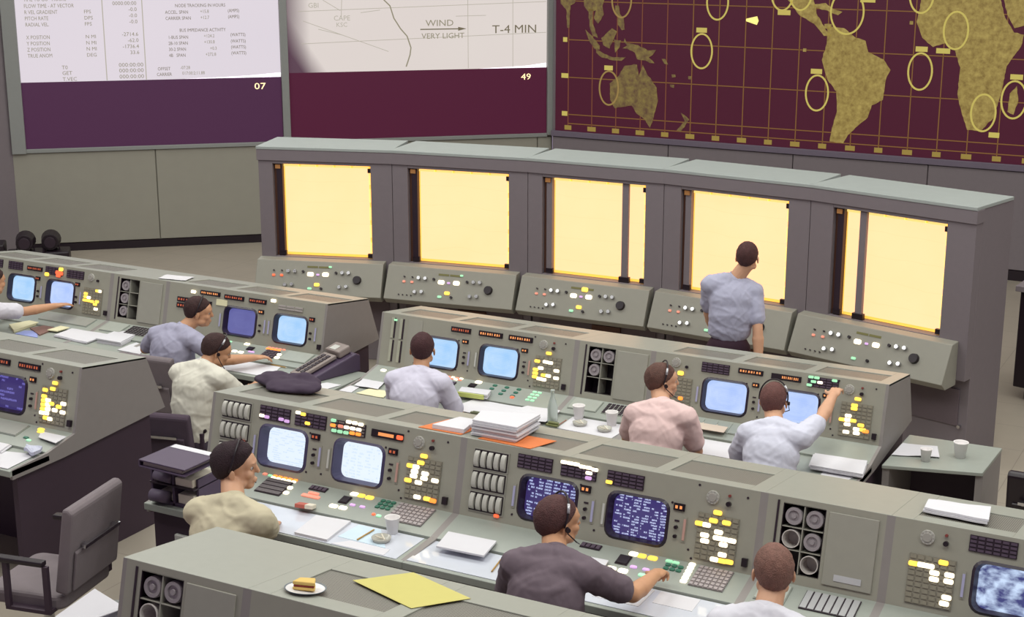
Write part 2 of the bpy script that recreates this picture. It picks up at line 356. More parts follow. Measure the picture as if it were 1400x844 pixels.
text('T-4 MIN', 0.15, I2 @ MLs(4.47, 2.66), M_INKD, t2, xs=1.15)
text('GBI', 0.09, I2 @ MLs(2.08, 3.02), M_INK2, t2); text('CAPE', 0.09, I2 @ MLs(2.40, 2.855), M_INK2, t2); text('KSC', 0.08, I2 @ MLs(2.43, 2.775), M_INK2, t2)
q = MB(); q.tube([(s, -0.003, z) for s, z in [(2.95, 3.3), (3.009, 3.15), (3.13, 3.032), (3.177, 2.875), (3.261, 2.74), (3.346, 2.641), (3.394, 2.493), (3.38, 2.40), (3.353, 2.322), (3.327, 2.249)]], 0.008, 6, I2 @ ML); q.build('coast_line', M_INK, t2)
q = MB(); q.box((3.52, -0.004, 2.718), (4.05, -0.001, 2.732), I2 @ ML); q.plate([(4.02, 2.70), (4.13, 2.725), (4.02, 2.75)], 0.001, 0.004, I2 @ ML @ RX); q.build('wind_arrow', M_INKD, t2)
q = MB()
for a, c in (((1.95, 2.976), (5.2, 3.06)), ((1.98, 2.568), (5.2, 2.66)), ((2.27, 3.115), (2.49, 2.98)), ((2.50, 2.90), (2.52, 3.3)), ((2.01, 2.856), (3.1, 2.45)), ((2.52, 2.667), (2.2, 2.75)), ((3.99, 2.888), (4.39, 2.893)), ((4.15, 2.21), (4.15, 4.5)), ((2.75, 2.95), (3.0, 2.98)), ((4.75, 2.21), (4.75, 4.5))):
    q.tube([(a[0], -0.003, a[1]), (c[0], -0.003, c[1])], 0.004, 5, I2 @ ML)
q.build('chart_line', M_INK2, t2)
q = MB(); q.plate([(4.3, 2.202), (5.20, 2.202), (5.20, 2.26), (4.95, 2.228), (4.6, 2.212)], 0.001, 0.004, I2 @ ML @ RX); q.build('painted_flare', MC['flare_glow'], t2)  # flare painted along the second screen's edge too
text('49', 0.115, I2 @ MLs(4.86, 2.045), M_NUM, t2, 'screen_number', xs=1.2)

# ------------------------------------------------------------------ world map screen
mp = thing('map_screen', 'wide dark maroon wall screen with a glowing olive world map and grid', 'screen', (-3, YW, 1.375))
IM = Matrix.Translation((3, -YW, -1.375))
def map_land(name, c0, c1, em):
    m = bpy.data.materials.new(name); m.use_nodes = True; nt = m.node_tree; bb = nt.nodes['Principled BSDF']
    tc = nt.nodes.new('ShaderNodeTexCoord'); n = nt.nodes.new('ShaderNodeTexNoise'); n.inputs['Scale'].default_value = 14; n.inputs['Detail'].default_value = 5; n.inputs['Roughness'].default_value = 0.7
    nt.links.new(tc.outputs['Object'], n.inputs['Vector'])
    f = math_(nt, 'MULTIPLY_ADD', n.outputs['Fac'], 2.6); f.node.inputs[2].default_value = -0.8; f.node.use_clamp = True
    nt.links.new(mixnode(nt, f, lin(c0), lin(c1)), bb.inputs['Emission Color']); bb.inputs['Emission Strength'].default_value = em; bb.inputs['Base Color'].default_value = (0.02, 0.01, 0.01, 1)
    return m
M_LANDB = map_land('land_bright', (122, 100, 44), (176, 156, 84), 0.88)
M_LANDD = map_land('land_dim', (84, 58, 44), (138, 122, 62), 0.85)
M_GRID = mat('map_grid_line', (90, 60, 30), 0.6, em=0.8, emcol=(112, 80, 38), var=0)
M_GRIDD = mat('map_grid_dim', (90, 50, 30), 0.6, em=0.9, emcol=(98, 58, 38), var=0)
M_RING = mat('map_ring', (150, 140, 70), 0.6, em=0.9, emcol=(166, 152, 78), var=0)
q = MB(); q.box((-9.05, YW - 0.0, 1.375), (4, YW + 0.028, 4.8), IM); q.build('screen_sheet', mat('map_ground', (46, 14, 30), 0.5, em=0.42, emcol=(90, 10, 46), var=0.04), mp)
g1 = MB(); g2 = MB(); g3 = MB()
for k in range(36):
    x = -8.86 + 0.3468 * k
    if x > 3.9: break
    (g2 if k < 5 else g1).box((x - 0.006, YW - 0.004, 1.40), (x + 0.006, YW - 0.001, 4.75), IM)
    g3.box((x - 0.05 - 0.01 * (k % 2), YW - 0.005, 1.395), (x + 0.05 + 0.01 * (k % 2), YW - 0.001, 1.455), IM)
for z in (1.48, 1.60, 2.09, 2.58, 3.08, 3.57, 4.06, 4.55): g1.box((-8.86, YW - 0.004, z - 0.006), (3.9, YW - 0.001, z + 0.006), IM)
g1.build('grid_line', M_GRID, mp); g3.build('scale_tick', mat('map_tick', (120, 104, 50), .6, em=.8, emcol=(128, 108, 50), var=0), mp)['kind'] = 'stuff'; g2.build('grid_line', M_GRIDD, mp)
lands = {
 'D': [[(-8.26,2.04),(-8.15,2.13),(-8.05,2.28),(-7.88,2.3),(-7.85,2.15),(-7.8,2.3),(-7.74,2.19),(-7.6,2.02),(-7.58,1.84),(-7.64,1.61),(-7.68,1.5),(-7.75,1.6),(-7.87,1.67),(-7.94,1.77),(-8.1,1.74),(-8.18,1.72),(-8.25,1.83)],
  [(-8.06,2.63),(-8.03,2.57),(-7.87,2.55),(-7.74,2.49),(-7.62,2.5),(-7.67,2.43),(-7.72,2.4),(-7.64,2.33),(-7.7,2.33),(-7.76,2.36),(-7.88,2.37),(-7.91,2.45),(-8.02,2.5),(-8.09,2.5),(-8.02,2.54),(-8.07,2.59)],
  [(-7.54,2.39),(-7.49,2.39),(-7.45,2.32),(-7.5,2.33)], [(-8.46,2.47),(-8.35,2.42),(-8.22,2.38),(-8.04,2.39),(-8.1,2.34),(-8.22,2.34),(-8.38,2.37),(-8.46,2.43)],
  [(-8.62,2.72),(-8.52,2.64),(-8.41,2.52),(-8.41,2.47),(-8.49,2.48),(-8.56,2.57)], [(-8.58,2.99),(-8.51,2.98),(-8.52,2.81),(-8.44,2.62),(-8.51,2.64),(-8.56,2.76)],
  [(-8.64,3.02),(-8.68,3.5),(-8.3,3.6),(-8.34,3.15),(-8.38,3.03),(-8.36,2.92),(-8.44,2.8),(-8.5,2.87),(-8.47,2.97),(-8.58,2.95)], [(-8.39,2.62),(-8.24,2.75),(-8.17,2.71),(-8.22,2.6),(-8.27,2.49),(-8.36,2.53)],
  [(-8.21,2.61),(-8.11,2.6),(-8.13,2.51),(-8.19,2.44)], [(-8.2,3.04),(-8.15,3.04),(-8.13,2.93),(-8.08,2.88),(-8.06,2.74),(-8.1,2.73),(-8.16,2.8),(-8.16,2.89),(-8.2,2.95)],
  [(-9.0,3.35),(-8.76,3.3),(-8.77,3.06),(-8.84,3.02),(-8.85,2.74),(-8.88,2.73),(-8.9,2.97),(-8.98,3.04)], [(-7.26,1.72),(-7.22,1.70),(-7.14,1.64),(-7.25,1.48),(-7.31,1.49),(-7.20,1.62)],
  [(-7.40,2.20),(-7.35,2.20),(-7.34,2.17),(-7.39,2.16)], [(-7.42,2.07),(-7.36,2.07),(-7.36,2.03),(-7.41,2.04)], [(-7.17,2.19),(-7.13,2.19),(-7.13,2.15),(-7.17,2.15)]],
 'B': [[(-5.4,2.88),(-5.2,2.86),(-5.05,2.75),(-4.93,2.72),(-4.89,2.59),(-4.7,2.51),(-4.61,2.39),(-4.66,2.27),(-4.68,2.03),(-4.81,1.96),(-4.85,1.81),(-4.99,1.68),(-5.08,1.58),(-5.13,1.48),(-5.3,1.49),(-5.28,1.66),(-5.23,1.86),(-5.25,2.1),(-5.37,2.24),(-5.45,2.47),(-5.4,2.67)],
  [(-6.2,3.6),(-5.6,3.6),(-5.59,3.18),(-5.53,2.99),(-5.4,2.81),(-5.34,2.76),(-5.44,2.76),(-5.57,2.9),(-5.75,2.99),(-5.91,3.17)], [(-5.6,3.12),(-5.44,3.15),(-5.34,3.08),(-5.23,3.05),(-5.28,3.01),(-5.41,3.06),(-5.56,3.09)], [(-5.44,2.9),(-5.35,2.9),(-5.36,2.84),(-5.44,2.85)],
  [(-4.2,3.6),(-4.31,3.28),(-4.31,3.12),(-4.34,2.96),(-4.26,2.78),(-4.13,2.68),(-3.99,2.73),(-3.88,2.66),(-3.8,2.46),(-3.81,2.15),(-3.75,1.95),(-3.67,1.74),(-3.51,1.74),(-3.38,1.9),(-3.32,2.18),(-3.28,2.5),(-3.14,2.73),(-3.12,2.86),(-3.23,2.88),(-3.34,3.04),(-3.43,3.31),(-3.45,3.6)],
  [(-3.39,3.31),(-3.32,3.08),(-3.23,2.93),(-3.13,2.96),(-3.03,3.12),(-3.05,3.35)], [(-3.15,2.28),(-3.12,2.12),(-3.16,1.95),(-3.23,1.98),(-3.22,2.19)],
  [(-5.69,2.60),(-5.65,2.60),(-5.65,2.56),(-5.69,2.56)], [(-4.42,2.97),(-4.38,2.97),(-4.38,2.93),(-4.42,2.93)]]}
for key, m_ in (('D', M_LANDD), ('B', M_LANDB)):
    for poly0 in lands[key]:
        poly = []
        for i in range(len(poly0)):
            (xa, za), (xb, zb) = poly0[i], poly0[(i + 1) % len(poly0)]; n_ = max(1, int(math.hypot(xb - xa, zb - za) / .035))
            for t_ in range(n_):
                x_, z_ = xa + (xb - xa) * t_ / n_, za + (zb - za) * t_ / n_
                j_ = .010 if t_ else 0
                poly.append((x_ + j_ * noise.noise(Vector((x_ * 21, z_ * 21, 1))), z_ + j_ * 1.4 * noise.noise(Vector((x_ * 21, z_ * 21, 9)))))
        q = MB(); q.plate(poly, -YW + 0.003, -YW + 0.007, Matrix.Translation((3, 0, -1.375)) @ RX @ Matrix.Diagonal((1, 1, -1, 1)))
        # plate built in (x, z) just in front of the sheet
        q.v = [(v[0], -0.003 - (0.004 if i >= len(poly) else 0), v[2]) for i, v in enumerate(q.v)]
        q.build('landmass', m_, mp)
def ring(cx, cz, rx, rz, m_, name='range_ring'):
    q = MB(); n = 36; vs = []
    for k in range(n):
        a = 2 * PI * k / n
        for f in (1, 0):
            d = 0.0 if f else 0.022
            vs.append((cx + (rx - d) * math.cos(a), YW - 0.010, cz + (rz - d) * math.sin(a)))
            vs.append((cx + (rx - d) * math.cos(a), YW - 0.007, cz + (rz - d) * math.sin(a)))
    fs = []
    for k in range(n):
        i = 4 * k; j = 4 * ((k + 1) % n)
        fs += [(i, j, j + 2, i + 2), (i + 1, i + 3, j + 3, j + 1), (i, i + 1, j + 1, j), (i + 2, j + 2, j + 3, i + 3)]
    q.add(vs, fs, IM); q.build(name, m_, mp)
for c in ((-7.0, 2.51), (-6.81, 3.12), (-5.49, 2.07), (-4.26, 2.39), (-3.88, 2.88), (-3.5, 1.95), (-3.17, 2.12), (-4.3, 3.28), (-5.75, 3.27), (-5.98, 3.26)): ring(c[0], c[1], 0.15, 0.225, M_RING)
ring(-5.17, 3.05, 0.21, 0.27, M_RING)
for c in ((-8.27, 1.98), (-8.11, 3.11)): ring(c[0], c[1], 0.145, 0.23, MC.setdefault('ring_dim', mat('map_ring_dim', (120, 100, 60), 0.6, em=0.9, emcol=(122, 100, 52), var=0)))
for (x, z, wd, s_) in ((-7.01, 2.77, 0.07, 'CTN'), (-8.28, 2.24, 0.06, 'CRO'), (-8.91, 2.11, 0.05, '30'), (-8.91, 1.61, 0.04, '60'), (-8.91, 2.58, 0.03, '0'), (-5.51, 2.33, 0.07, 'RKV'), (-4.26, 2.65, 0.07, 'ASC'), (-4.01, 2.64, 0.08, 'KNO'), (-5.95, 3.02, 0.08, 'TEX'), (-3.16, 2.38, 0.07, 'TAN'), (-3.36, 1.7, 0.06, 'PRE'), (-4.93, 3.2, 0.09, 'ANT')):
    q = MB(); q.box((x - wd, YW - 0.008, z - 0.03), (x + wd, YW - 0.003, z + 0.03), IM); q.build('station_tag', M_RING, mp)
q = MB(); q.add([(-6.43, YW - .01, 2.93), (-6.43, YW - .01, 2.90), (-6.29, YW - .01, 2.86), (-6.27, YW - .01, 2.91), (-6.29, YW - .01, 2.965), (-6.43, YW - .004, 2.93), (-6.43, YW - .004, 2.90), (-6.29, YW - .004, 2.86), (-6.27, YW - .004, 2.91), (-6.29, YW - .004, 2.965)],
              [(0, 1, 2, 3, 4), (9, 8, 7, 6, 5), (0, 5, 6, 1), (1, 6, 7, 2), (2, 7, 8, 3), (3, 8, 9, 4), (4, 9, 5, 0)], IM)
q.build('craft_symbol', mat('craft_glow', (220, 210, 120), 0.5, em=1.0, emcol=(222, 208, 120), var=0), mp)

# ------------------------------------------------------------------ console builder
ROW = dict(A=(9.524, 0.0), B=(6.601, 0.30), C=(4.149, 0.553))
FL = math.hypot(.10, .395)
TF = math.acos(.10 / FL); TSH = math.asin(.05 / math.hypot(.23, .05)); TT = -math.asin(.084 / math.hypot(.57, .084))
FN = Vector((0, -.395 / FL, .10 / FL)); FD = Vector((0, -.10 / FL, -.395 / FL))
SD = Vector((0, -.23, -.05)).normalized(); SN = Vector((0, -.05, .23)).normalized()
TD = Vector((0, .57, -.084)).normalized(); TN = Vector((0, .084, .57)).normalized()
def fp(u, v, off=0.0): return Vector((u, 0, 1.244)) + FD * v + FN * off
def sp_(u, v, off=0.0): return Vector((u, -.10, .85)) + SD * v + SN * off
def tp(u, d, off=0.0): return Vector((u, 0, 1.244)) + TD * d + TN * off
FM = lambda u, v, off=0: Matrix.Translation(fp(u, v, off)) @ Matrix.Rotation(TF, 4, 'X')
RF = (TF, 0, 0); RS = (TSH, 0, 0); RT = (TT, 0, 0)

def rr(u0, v0, u1, v1, r, n=4):
    """rounded rectangle, counter-clockwise, in (x, y=-v)"""
    if r <= 0: return [(u0, -v1), (u1, -v1), (u1, -v0), (u0, -v0)]
    pts = []
    for cx, cy, a0 in ((u0 + r, -v1 + r, PI), (u1 - r, -v1 + r, 1.5 * PI), (u1 - r, -v0 - r, 0), (u0 + r, -v0 - r, .5 * PI)):
        for k in range(n + 1): a = a0 + .5 * PI * k / n; pts.append((cx + r * math.cos(a), cy + r * math.sin(a)))
    return pts
def holed(W0, W1, V0, V1, holes, th, M, q, mi=0):
    """flat sheet from u W0..W1, v V0..V1 with holes (u0,v0,u1,v1,r) all at disjoint u, thickness th"""
    holes = sorted(holes); x = W0
    for (u0, v0, u1, v1, r) in holes:
        if u0 > x: q.box((x, -V1, -th), (u0, -V0, 0), M, mi)
        if v0 > V0: q.box((u0, -v0, -th), (u1, -V0, 0), M, mi)
        if v1 < V1: q.box((u0, -V1, -th), (u1, -v1, 0), M, mi)
        if r > 0:
            pts = rr(u0, v0, u1, v1, r); n = len(pts) // 4
            for c, (cx, cy) in enumerate(((u0, -v1), (u1, -v1), (u1, -v0), (u0, -v0))):
                q.plate([(cx, cy)] + list(reversed(pts[c * n:(c + 1) * n])), -th, 0, M, mi)
        x = u1
    if x < W1: q.box((x, -V1, -th), (W1, -V0, 0), M, mi)

ME = {}
def me_cached(key, fn):
    if key not in ME: ME[key] = fn()
    return ME[key]
def mbox(name, sx, sy, sz, m):
    def f():
        q = MB(); q.box((-sx / 2, -sy / 2, 0), (sx / 2, sy / 2, sz)); return q.mesh(name, m)
    return me_cached((name, sx, sy, sz, m.name), f)
def mround(name, sx, sy, sz, m):
    def f():
        q = MB(); q.plate(rr(-sx / 2, -sy / 2, sx / 2, sy / 2, min(sx, sy) * .35, 3), 0, sz * .7)
        q.plate(rr(-sx / 2 * .86, -sy / 2 * .86, sx / 2 * .86, sy / 2 * .86, min(sx, sy) * .3, 3), sz * .7, sz); return q.mesh(name, m)
    return me_cached((name, 'r', sx, sy, sz, m.name), f)
def mcyl(name, r, h, m, n=16, r2=None):
    def f():
        q = MB(); q.cyl((0, 0, 0), (0, 0, h), r, r2 if r2 else r, n); return q.mesh(name, m, False)
    return me_cached((name, 'c', r, h, m.name, r2), f)

def legend(p, u0, v0, u1, v1, nx, ny, placed=fp, rot=RF, name='legend_panel', cell=None, base=None):
    q = MB(); w, h = u1 - u0, v1 - v0
    q.box((0, -h, 0), (w, 0, 0.006)); g = 0.004
    for i in range(nx):
        for j in range(ny):
            q.box((w * i / nx + g, -h * (j + 1) / ny + g, 0.006), (w * (i + 1) / nx - g, -h * j / ny - g, 0.010), mi=1)
    return q.build(name, [base or M_DARK, cell or M_CELL], p, loc=placed(u0, v0), rot=rot)
def readout(p, u0, v0, u1, v1, n, dim=False, rgt=False):
    q = MB(); w, h = u1 - u0, v1 - v0
    q.box((0, -h, 0), (w, 0, 0.012)); q.box((-0.004, -h - .004, 0), (w + .004, .004, 0.008), mi=0)
    a0 = 0.35 * w if rgt else 0.04 * w
    for i in range(n):
        x = a0 + (w * .96 - a0) * (i + .2) / n; dx = (w * .96 - a0) / n * .55
        if n > 3 and i % 3 == 2: dx *= .55
        q.box((x, -h * .78, 0.012), (x + dx, -h * .24, 0.0135), mi=1)
    return q.build('digital_readout', [M_BLACK, M_DIGITD if dim else M_DIGIT], p, loc=fp(u0, v0), rot=RF)
def lamp(p, u, v, c, sx=0.044, sy=0.023, placed=fp, rot=RF, off=0.008, name='indicator_lamp'):
    o = put(name, mround(name, sx, sy, 0.007, LIT[c]), p, placed(u, v, off), rot); return o
def knob(p, u, v, r=0.009, h=0.016, m=None, placed=fp, rot=RF, name='knob'):
    return put(name, mcyl(name, r, h, m or M_BLACK, 14), p, placed(u, v), rot)
def slider(p, u, v0=0.19, v1=0.315, m=None):
    q = MB(); h = v1 - v0; q.box((-0.009, -h, 0), (0.009, 0, 0.004)); q.box((-0.006, -h * .92, 0.004), (0.006, -h * .08, 0.009), mi=1)
    return q.build('slider', [M_FACE, m or M_LAV], p, loc=fp(u, v0), rot=RF)
def dial(p, u, v):
    q = MB(); q.cyl((0, 0, 0), (0, 0, 0.010), 0.034, 0.032, 24, mi=0); q.cyl((0, 0, 0.010), (0, 0, 0.016), 0.022, 0.020, 20, mi=1)
    for k in range(10):
        a = 2 * PI * k / 10; q.cyl((.028 * math.cos(a), .028 * math.sin(a), .010), (.028 * math.cos(a), .028 * math.sin(a), .0115), .004, n=6, mi=1)
    return q.build('rotary_dial', [mat('dial_ring', (180, 178, 172), .4), mat('dial_centre', (158, 154, 148), .4)], p, loc=fp(u, v), rot=RF)
def monitor(p, u0, v0, u1, v1, m, bez):
    d = 0.070 if bez is M_BEZEL and p['group_row'] == 'B' else 0.045; r = 0.045
    o = rr(u0, v0, u1, v1, r, 4); i_ = rr(u0 + .002, v0 + .002, u1 - .002, v1 - .002, r, 4); n = len(o)
    l2 = rr(u0 + .012, v0 + .010, u1 - .012, v1 - .010, r * .9, 4); lip = rr(u0 - .014, v0 - .013, u1 + .014, v1 + .013, r + .010, 4)
    q = MB(); vs = [(x, y, 0.0) for x, y in lip] + [(x, y, 0.010) for x, y in o] + [(x, y, -d) for x, y in l2] + [(x, y, -d - .004) for x, y in lip]
    fs = []
    for k in range(n):
        j = (k + 1) % n
        fs += [(k, j, n + j, n + k), (n + k, n + j, 2 * n + j, 2 * n + k), (2 * n + k, 2 * n + j, 3 * n + j, 3 * n + k), (3 * n + k, 3 * n + j, j, k)]
    q.add(vs, fs)
    mo = q.build('monitor', bez, p, loc=fp(0, 0), rot=RF, smooth=False)
    cx, cy = (u0 + u1) / 2, -(v0 + v1) / 2; W_, H_ = (u1 - u0) / 2 - .010, (v1 - v0) / 2 - .008
    q = MB(); nx, ny = 10, 8
    rp = rr(-W_, -H_, W_, H_, r * .9, 4)
    vs = [(0, 0, .012)]; fs = []
    rings = (.35, .7, 1.0)
    for s_ in rings: vs += [(x * s_, y * s_, .012 * (1 - s_ * s_)) for x, y in rp]
    n = len(rp)
    for k in range(n): fs.append((0, 1 + k, 1 + (k + 1) % n))
    for t_ in range(2):
        a = 1 + t_ * n; c_ = a + n
        for k in range(n): fs.append((a + k, c_ + k, c_ + (k + 1) % n, a + (k + 1) % n))
    q.add(vs, fs)
    sc = q.build('screen', m, mo, smooth=True); sc.location = (cx, cy, -d + .004)
    return mo
def drum_bank(p, u0, v0, lamp_on=False):
    w, h = 0.198, 0.098
    q = MB(); q.box((-.006, -h - .006, 0), (w + .006, .006, .005)); q.box((0, -h, .005), (w, 0, .0065), mi=1)
    bk = q.build('drum_bank', [M_PAINT, M_BLACK], p, loc=fp(u0, v0), rot=RF)
    def f():
        k = MB(); n = 12; pts = [(.0425 * math.cos(a) , .006 + .022 * math.sin(a)) for a in [PI * i / n for i in range(n + 1)]]
        k.prism([(y, z) for y, z in pts], -.0125, .0125); return k.mesh('scroll_drum', M_DRUM)
    me = me_cached('drum', f)
    for k in range(5): put('scroll_drum', me, bk, (w * (k + .5) / 5, -h / 2, 0.0))
    if lamp_on: put('warning_lamp', mround('warning_lamp', .03, .018, .012, LIT['r']), p, fp(u0 + w - .03, v0 + h + .006), RF)
def ind_panel(p, u0, lits, rows_=9, cols_=6):
    """dark matrix of unlit legends with the lit ones as lamps"""
    legend(p, u0 - .005, .150, u0 + .205, .378, cols_, rows_, name='indicator_matrix', base=mat('matrix_base', (136, 131, 118), .5), cell=M_CELLB)
    for (u, v, c) in lits: lamp(p, u, v, c)

PROF = [(0, 1.244), (.57, 1.16), (.72, .78), (-.21, .73), (-.62, .725), (-.62, .785), (-.33, .80), (-.10, .85)]
def shell(p, W, holes, top_holes, sideL=True):
    q = MB()
    q.prism(PROF, 0, .02); q.build('side_panel', M_SIDE, p); q = MB(); q.prism(PROF, W - .02, W); q.build('side_panel', M_SIDE, p)
    q = MB(); holed(0, W, -.575, -.0, [(a, -d1, b_, -d0, 0) for a, d0, b_, d1 in top_holes], .014, Matrix.Translation(tp(0, 0, .002)) @ Matrix.Rotation(TT, 4, 'X'), q)
    q.build('top_cover', M_TOP, p, bevel=.002)
    for a, d0, b_, d1 in top_holes:
        q = MB(); q.box((0, 0, -.006), (b_ - a, d1 - d0, 0)); q.build('top_vent', M_PERF, p, loc=tp(a, d0, -.004), rot=RT)
    q = MB(); q.prism([(.55, 1.15), (.57, 1.15), (.71, .78), (.69, .78)], .02, W - .02); q.build('back_panel', M_SIDE, p)
    q = MB(); holed(.02, W - .02, .0, FL, holes, .004, FM(0, 0), q); q.build('face_panel', M_FACE, p)
    q = MB(); q.prism([(-.10, .85), (-.33, .80), (-.33, .786), (-.10, .83)], .02, W - .02); q.build('shelf_panel', M_SHELF, p)
    q = MB(); q.box((0.0, -.64, .745), (W, -.32, .785)); q.build('desk_top', M_SHELF, p, bevel=.004)
    q = MB(); q.box((.03, -.02, 0), (W - .03, .60, .775)); q.box((.03, -.56, .0), (.07, -.02, .745)); q.box((W - .07, -.56, .0), (W - .03, -.02, .745)); q.build('base', M_BASE, p)

def console(label, row, X0, W, screens, opts, cat='console', th=((.10, .10, .54, .40), (.62, .10, 1.06, .40), (1.13, .10, 1.58, .40)), du=0.0):
    Yr, zf = ROW[row]
    p = thing('console', label, cat, (X0, Yr, zf)); p['group_row'] = row
    holes = []
    for i, (u0, m, bez) in enumerate(screens): holes.append((u0, .135, u0 + .315, .355, .045))
    shell(p, W, holes, list(th))
    for (u0, m, bez) in screens: monitor(p, u0, .135, u0 + .315, .355, m, bez)
    return p
def mid_hardware(p, u1=.365, u2=.875, ind=True):
    for u, r_ in ((u1 + .375, 1), (u2 + .37, 1)):
        if u > 1.6: continue
        knob(p, u, .247); knob(p, u, .292)
        q = MB(); q.box((-.012, -.004, 0), (.012, .004, .004)); q.build('name_strip', M_DARK, p, loc=fp(u, .215), rot=RF)
    slider(p, u1 + .415); slider(p, u1 + .475, m=M_WHITEPL); slider(p, u2 + .413, m=mat('slider_rose', (190, 150, 140), .5))
    slider(p, u1 - .035)
    if ind:
        dial(p, 1.405, .068); knob(p, 1.49, .086, .012, .02); knob(p, 1.49, .046, .007, .012, mat('red_knob', (130, 60, 55), .4))
    q = MB(); q.box((-.014, -.020, 0), (.014, .020, .02)); q.build('jack', M_BLACK, p, loc=fp(1.605, .35), rot=RF)
    for u, v in ((.70, .13), (.70, .35), (1.20, .13), (.80, .345), (1.31, .345), (.33, .35), (1.58, .04), (.05, .39), (1.33, .02), (1.33, .385)):
        if .3 < u < 1.6: put('screw', mcyl('screw', .006, .003, M_DARK, 8), p, fp(u, v), RF)
def shelf_buttons(p, lst):
    for (u, v, c, sx, sy) in lst: lamp(p, u, v, c, sx, sy, sp_, RS, 0.0, 'shelf_lamp' if c != 'k' else 'key')
def pushkeys(p, u0, v0, u1, v1, nx, ny, cell, base=None, name='keyboard'):
    return legend(p, u0, v0, u1, v1, nx, ny, sp_, RS, name, cell, base or M_SHELF)

SC_WHITE = screen_mat('screen_white', (224, 236, 250), (202, 220, 244), 1.08, 16, 6, .52, 'text', 1)
SC_WHITE2 = screen_mat('screen_white_b', (226, 238, 252), (206, 224, 246), 1.08, 12, 8, .5, 'text', 4)
SC_BLUE = screen_mat('screen_blue', (140, 196, 248), (214, 236, 255), 1.0, kind='flat')
SC_BLUE2 = screen_mat('screen_blue_b', (156, 186, 250), (216, 232, 255), 1.0, kind='flat')
SC_DIM = screen_mat('screen_dim', (98, 98, 168), (120, 124, 190), .8, kind='flat')
SC_DIM2 = screen_mat('screen_dim_b', (56, 44, 110), (126, 120, 210), .85, 9, 3, .55, 'text', 3)
SC_TEXT = screen_mat('screen_text', (52, 40, 98), (196, 210, 255), 1.0, 13, 7, .47, 'text', 8)
SC_TEXT2 = screen_mat('screen_text_b', (58, 48, 108), (206, 216, 255), 1.0, 15, 9, .45, 'text', 15)
SC_PIC = screen_mat('screen_picture', (58, 62, 120), (206, 226, 255), 1.0, kind='pic')
W_ = 1.655
# near row, left of the binder: blank white tubes
r1 = console('near-row console with two white screens, right of the binder tray', 'B', -5.485, 1.675, [(.365, SC_WHITE, M_BEZEL), (.875, SC_WHITE2, M_BEZEL)], {})
mid_hardware(r1)
drum_bank(r1, .085, .030); drum_bank(r1, .085, .150, True); drum_bank(r1, .085, .272)
legend(r1, .345, .022, .555, .100, 5, 4); legend(r1, .590, .022, .800, .100, 5, 4); legend(r1, .835, .030, 1.06, .100, 5, 4, cell=mat('legend_grey', (120, 112, 108), .4))
readout(r1, 1.105, .045, 1.30, .078, 1); lamp(r1, 1.285, .062, 'r', .04, .024)
readout(r1, .715, .132, .765, .158, 2, True); readout(r1, 1.225, .132, 1.275, .158, 2, True)
for u, v, c in ((.365, .082, 'w'), (.40, .085, 'v'), (.50, .083, 'v'), (.54, .088, 'v'), (.61, .028, 'w'), (.645, .032, 'y'), (.68, .078, 'y'), (.85, .035, 'g'), (.95, .028, 'w'), (.99, .028, 'w'), (1.03, .03, 'w'), (.85, .062, 'o'), (.90, .06, 'p'), (.94, .06, 'w'), (.98, .06, 'w'), (1.02, .06, 'w'), (.86, .09, 'g'), (.90, .09, 'g'), (.94, .09, 'g'), (.98, .086, 'o'), (1.02, .086, 'o')):
    lamp(r1, u, v, c, .034, .018)
ind_panel(r1, 1.355, [(1.448, .136, 'y'), (1.433, .174, 'y'), (1.37, .200, 'y'), (1.405, .201, 'w'), (1.401, .227, 'w'), (1.398, .252, 'w'), (1.467, .228, 'w'), (1.464, .254, 'w'), (1.366, .280, 'y'), (1.432, .282, 'w'), (1.532, .255, 'w'), (1.434, .36, 'w'), (1.496, .359, 'y'), (1.532, .363, 'o')])
pushkeys(r1, .475, .035, .645, .175, 1, 4, mat('dark_key', (96, 88, 90), .5), M_DARK)
shelf_buttons(r1, [(.50 + .035 * k, .006 + .018 * j, 'w' if j else 'o', .028, .014) for k in range(5) for j in range(2)] + [(.47, .0 + .012, 'g', .03, .014), (.656, .083, 'w', .034, .026), (.665, .133, 'w', .034, .026), (.43, -.0 + .008, 'p', .03, .02)]
    + [(.82, .088, 'p', .07, .022), (.82, .118, 'p', .12, .028), (1.044, .019, 'w', .05, .03), (1.09, .020, 'y', .045, .03), (1.145, .022, 'y', .05, .032), (.998, .158, 'w', .05, .03), (1.059, .157, 'w', .05, .03), (1.094, .115, 'v', .034, .018), (1.157, .114, 'v', .034, .018)]
    + [(1.235 + .033 * i, .025 + .03 * j, 'k', .028, .024) for i in range(3) for j in range(3)] + [(1.29, .16, 'g', .03, .02), (1.255, .155, 'r', .02, .015)])
pushkeys(r1, .765, .020, .875, .060, 4, 1, M_CELL, M_DARK); pushkeys(r1, 1.0, .055, 1.055, .120, 1, 1, M_BLACK, M_DARK, 'display_window')
pushkeys(r1, 1.34, .010, 1.56, .175, 8, 6, mat('rose_key', (168, 158, 160), .5), mat('key_bed', (128, 120, 120), .5))
q = MB(); q.box((.03, -.60, .06), (.33, -.12, .735)); pd = q.build('pedestal', M_BASE, r1, bevel=.004)
q = MB(); q.box((.19, -.625, .58), (.29, -.60, .63)); q.build('handle', M_WHITEPL, pd, bevel=.006)
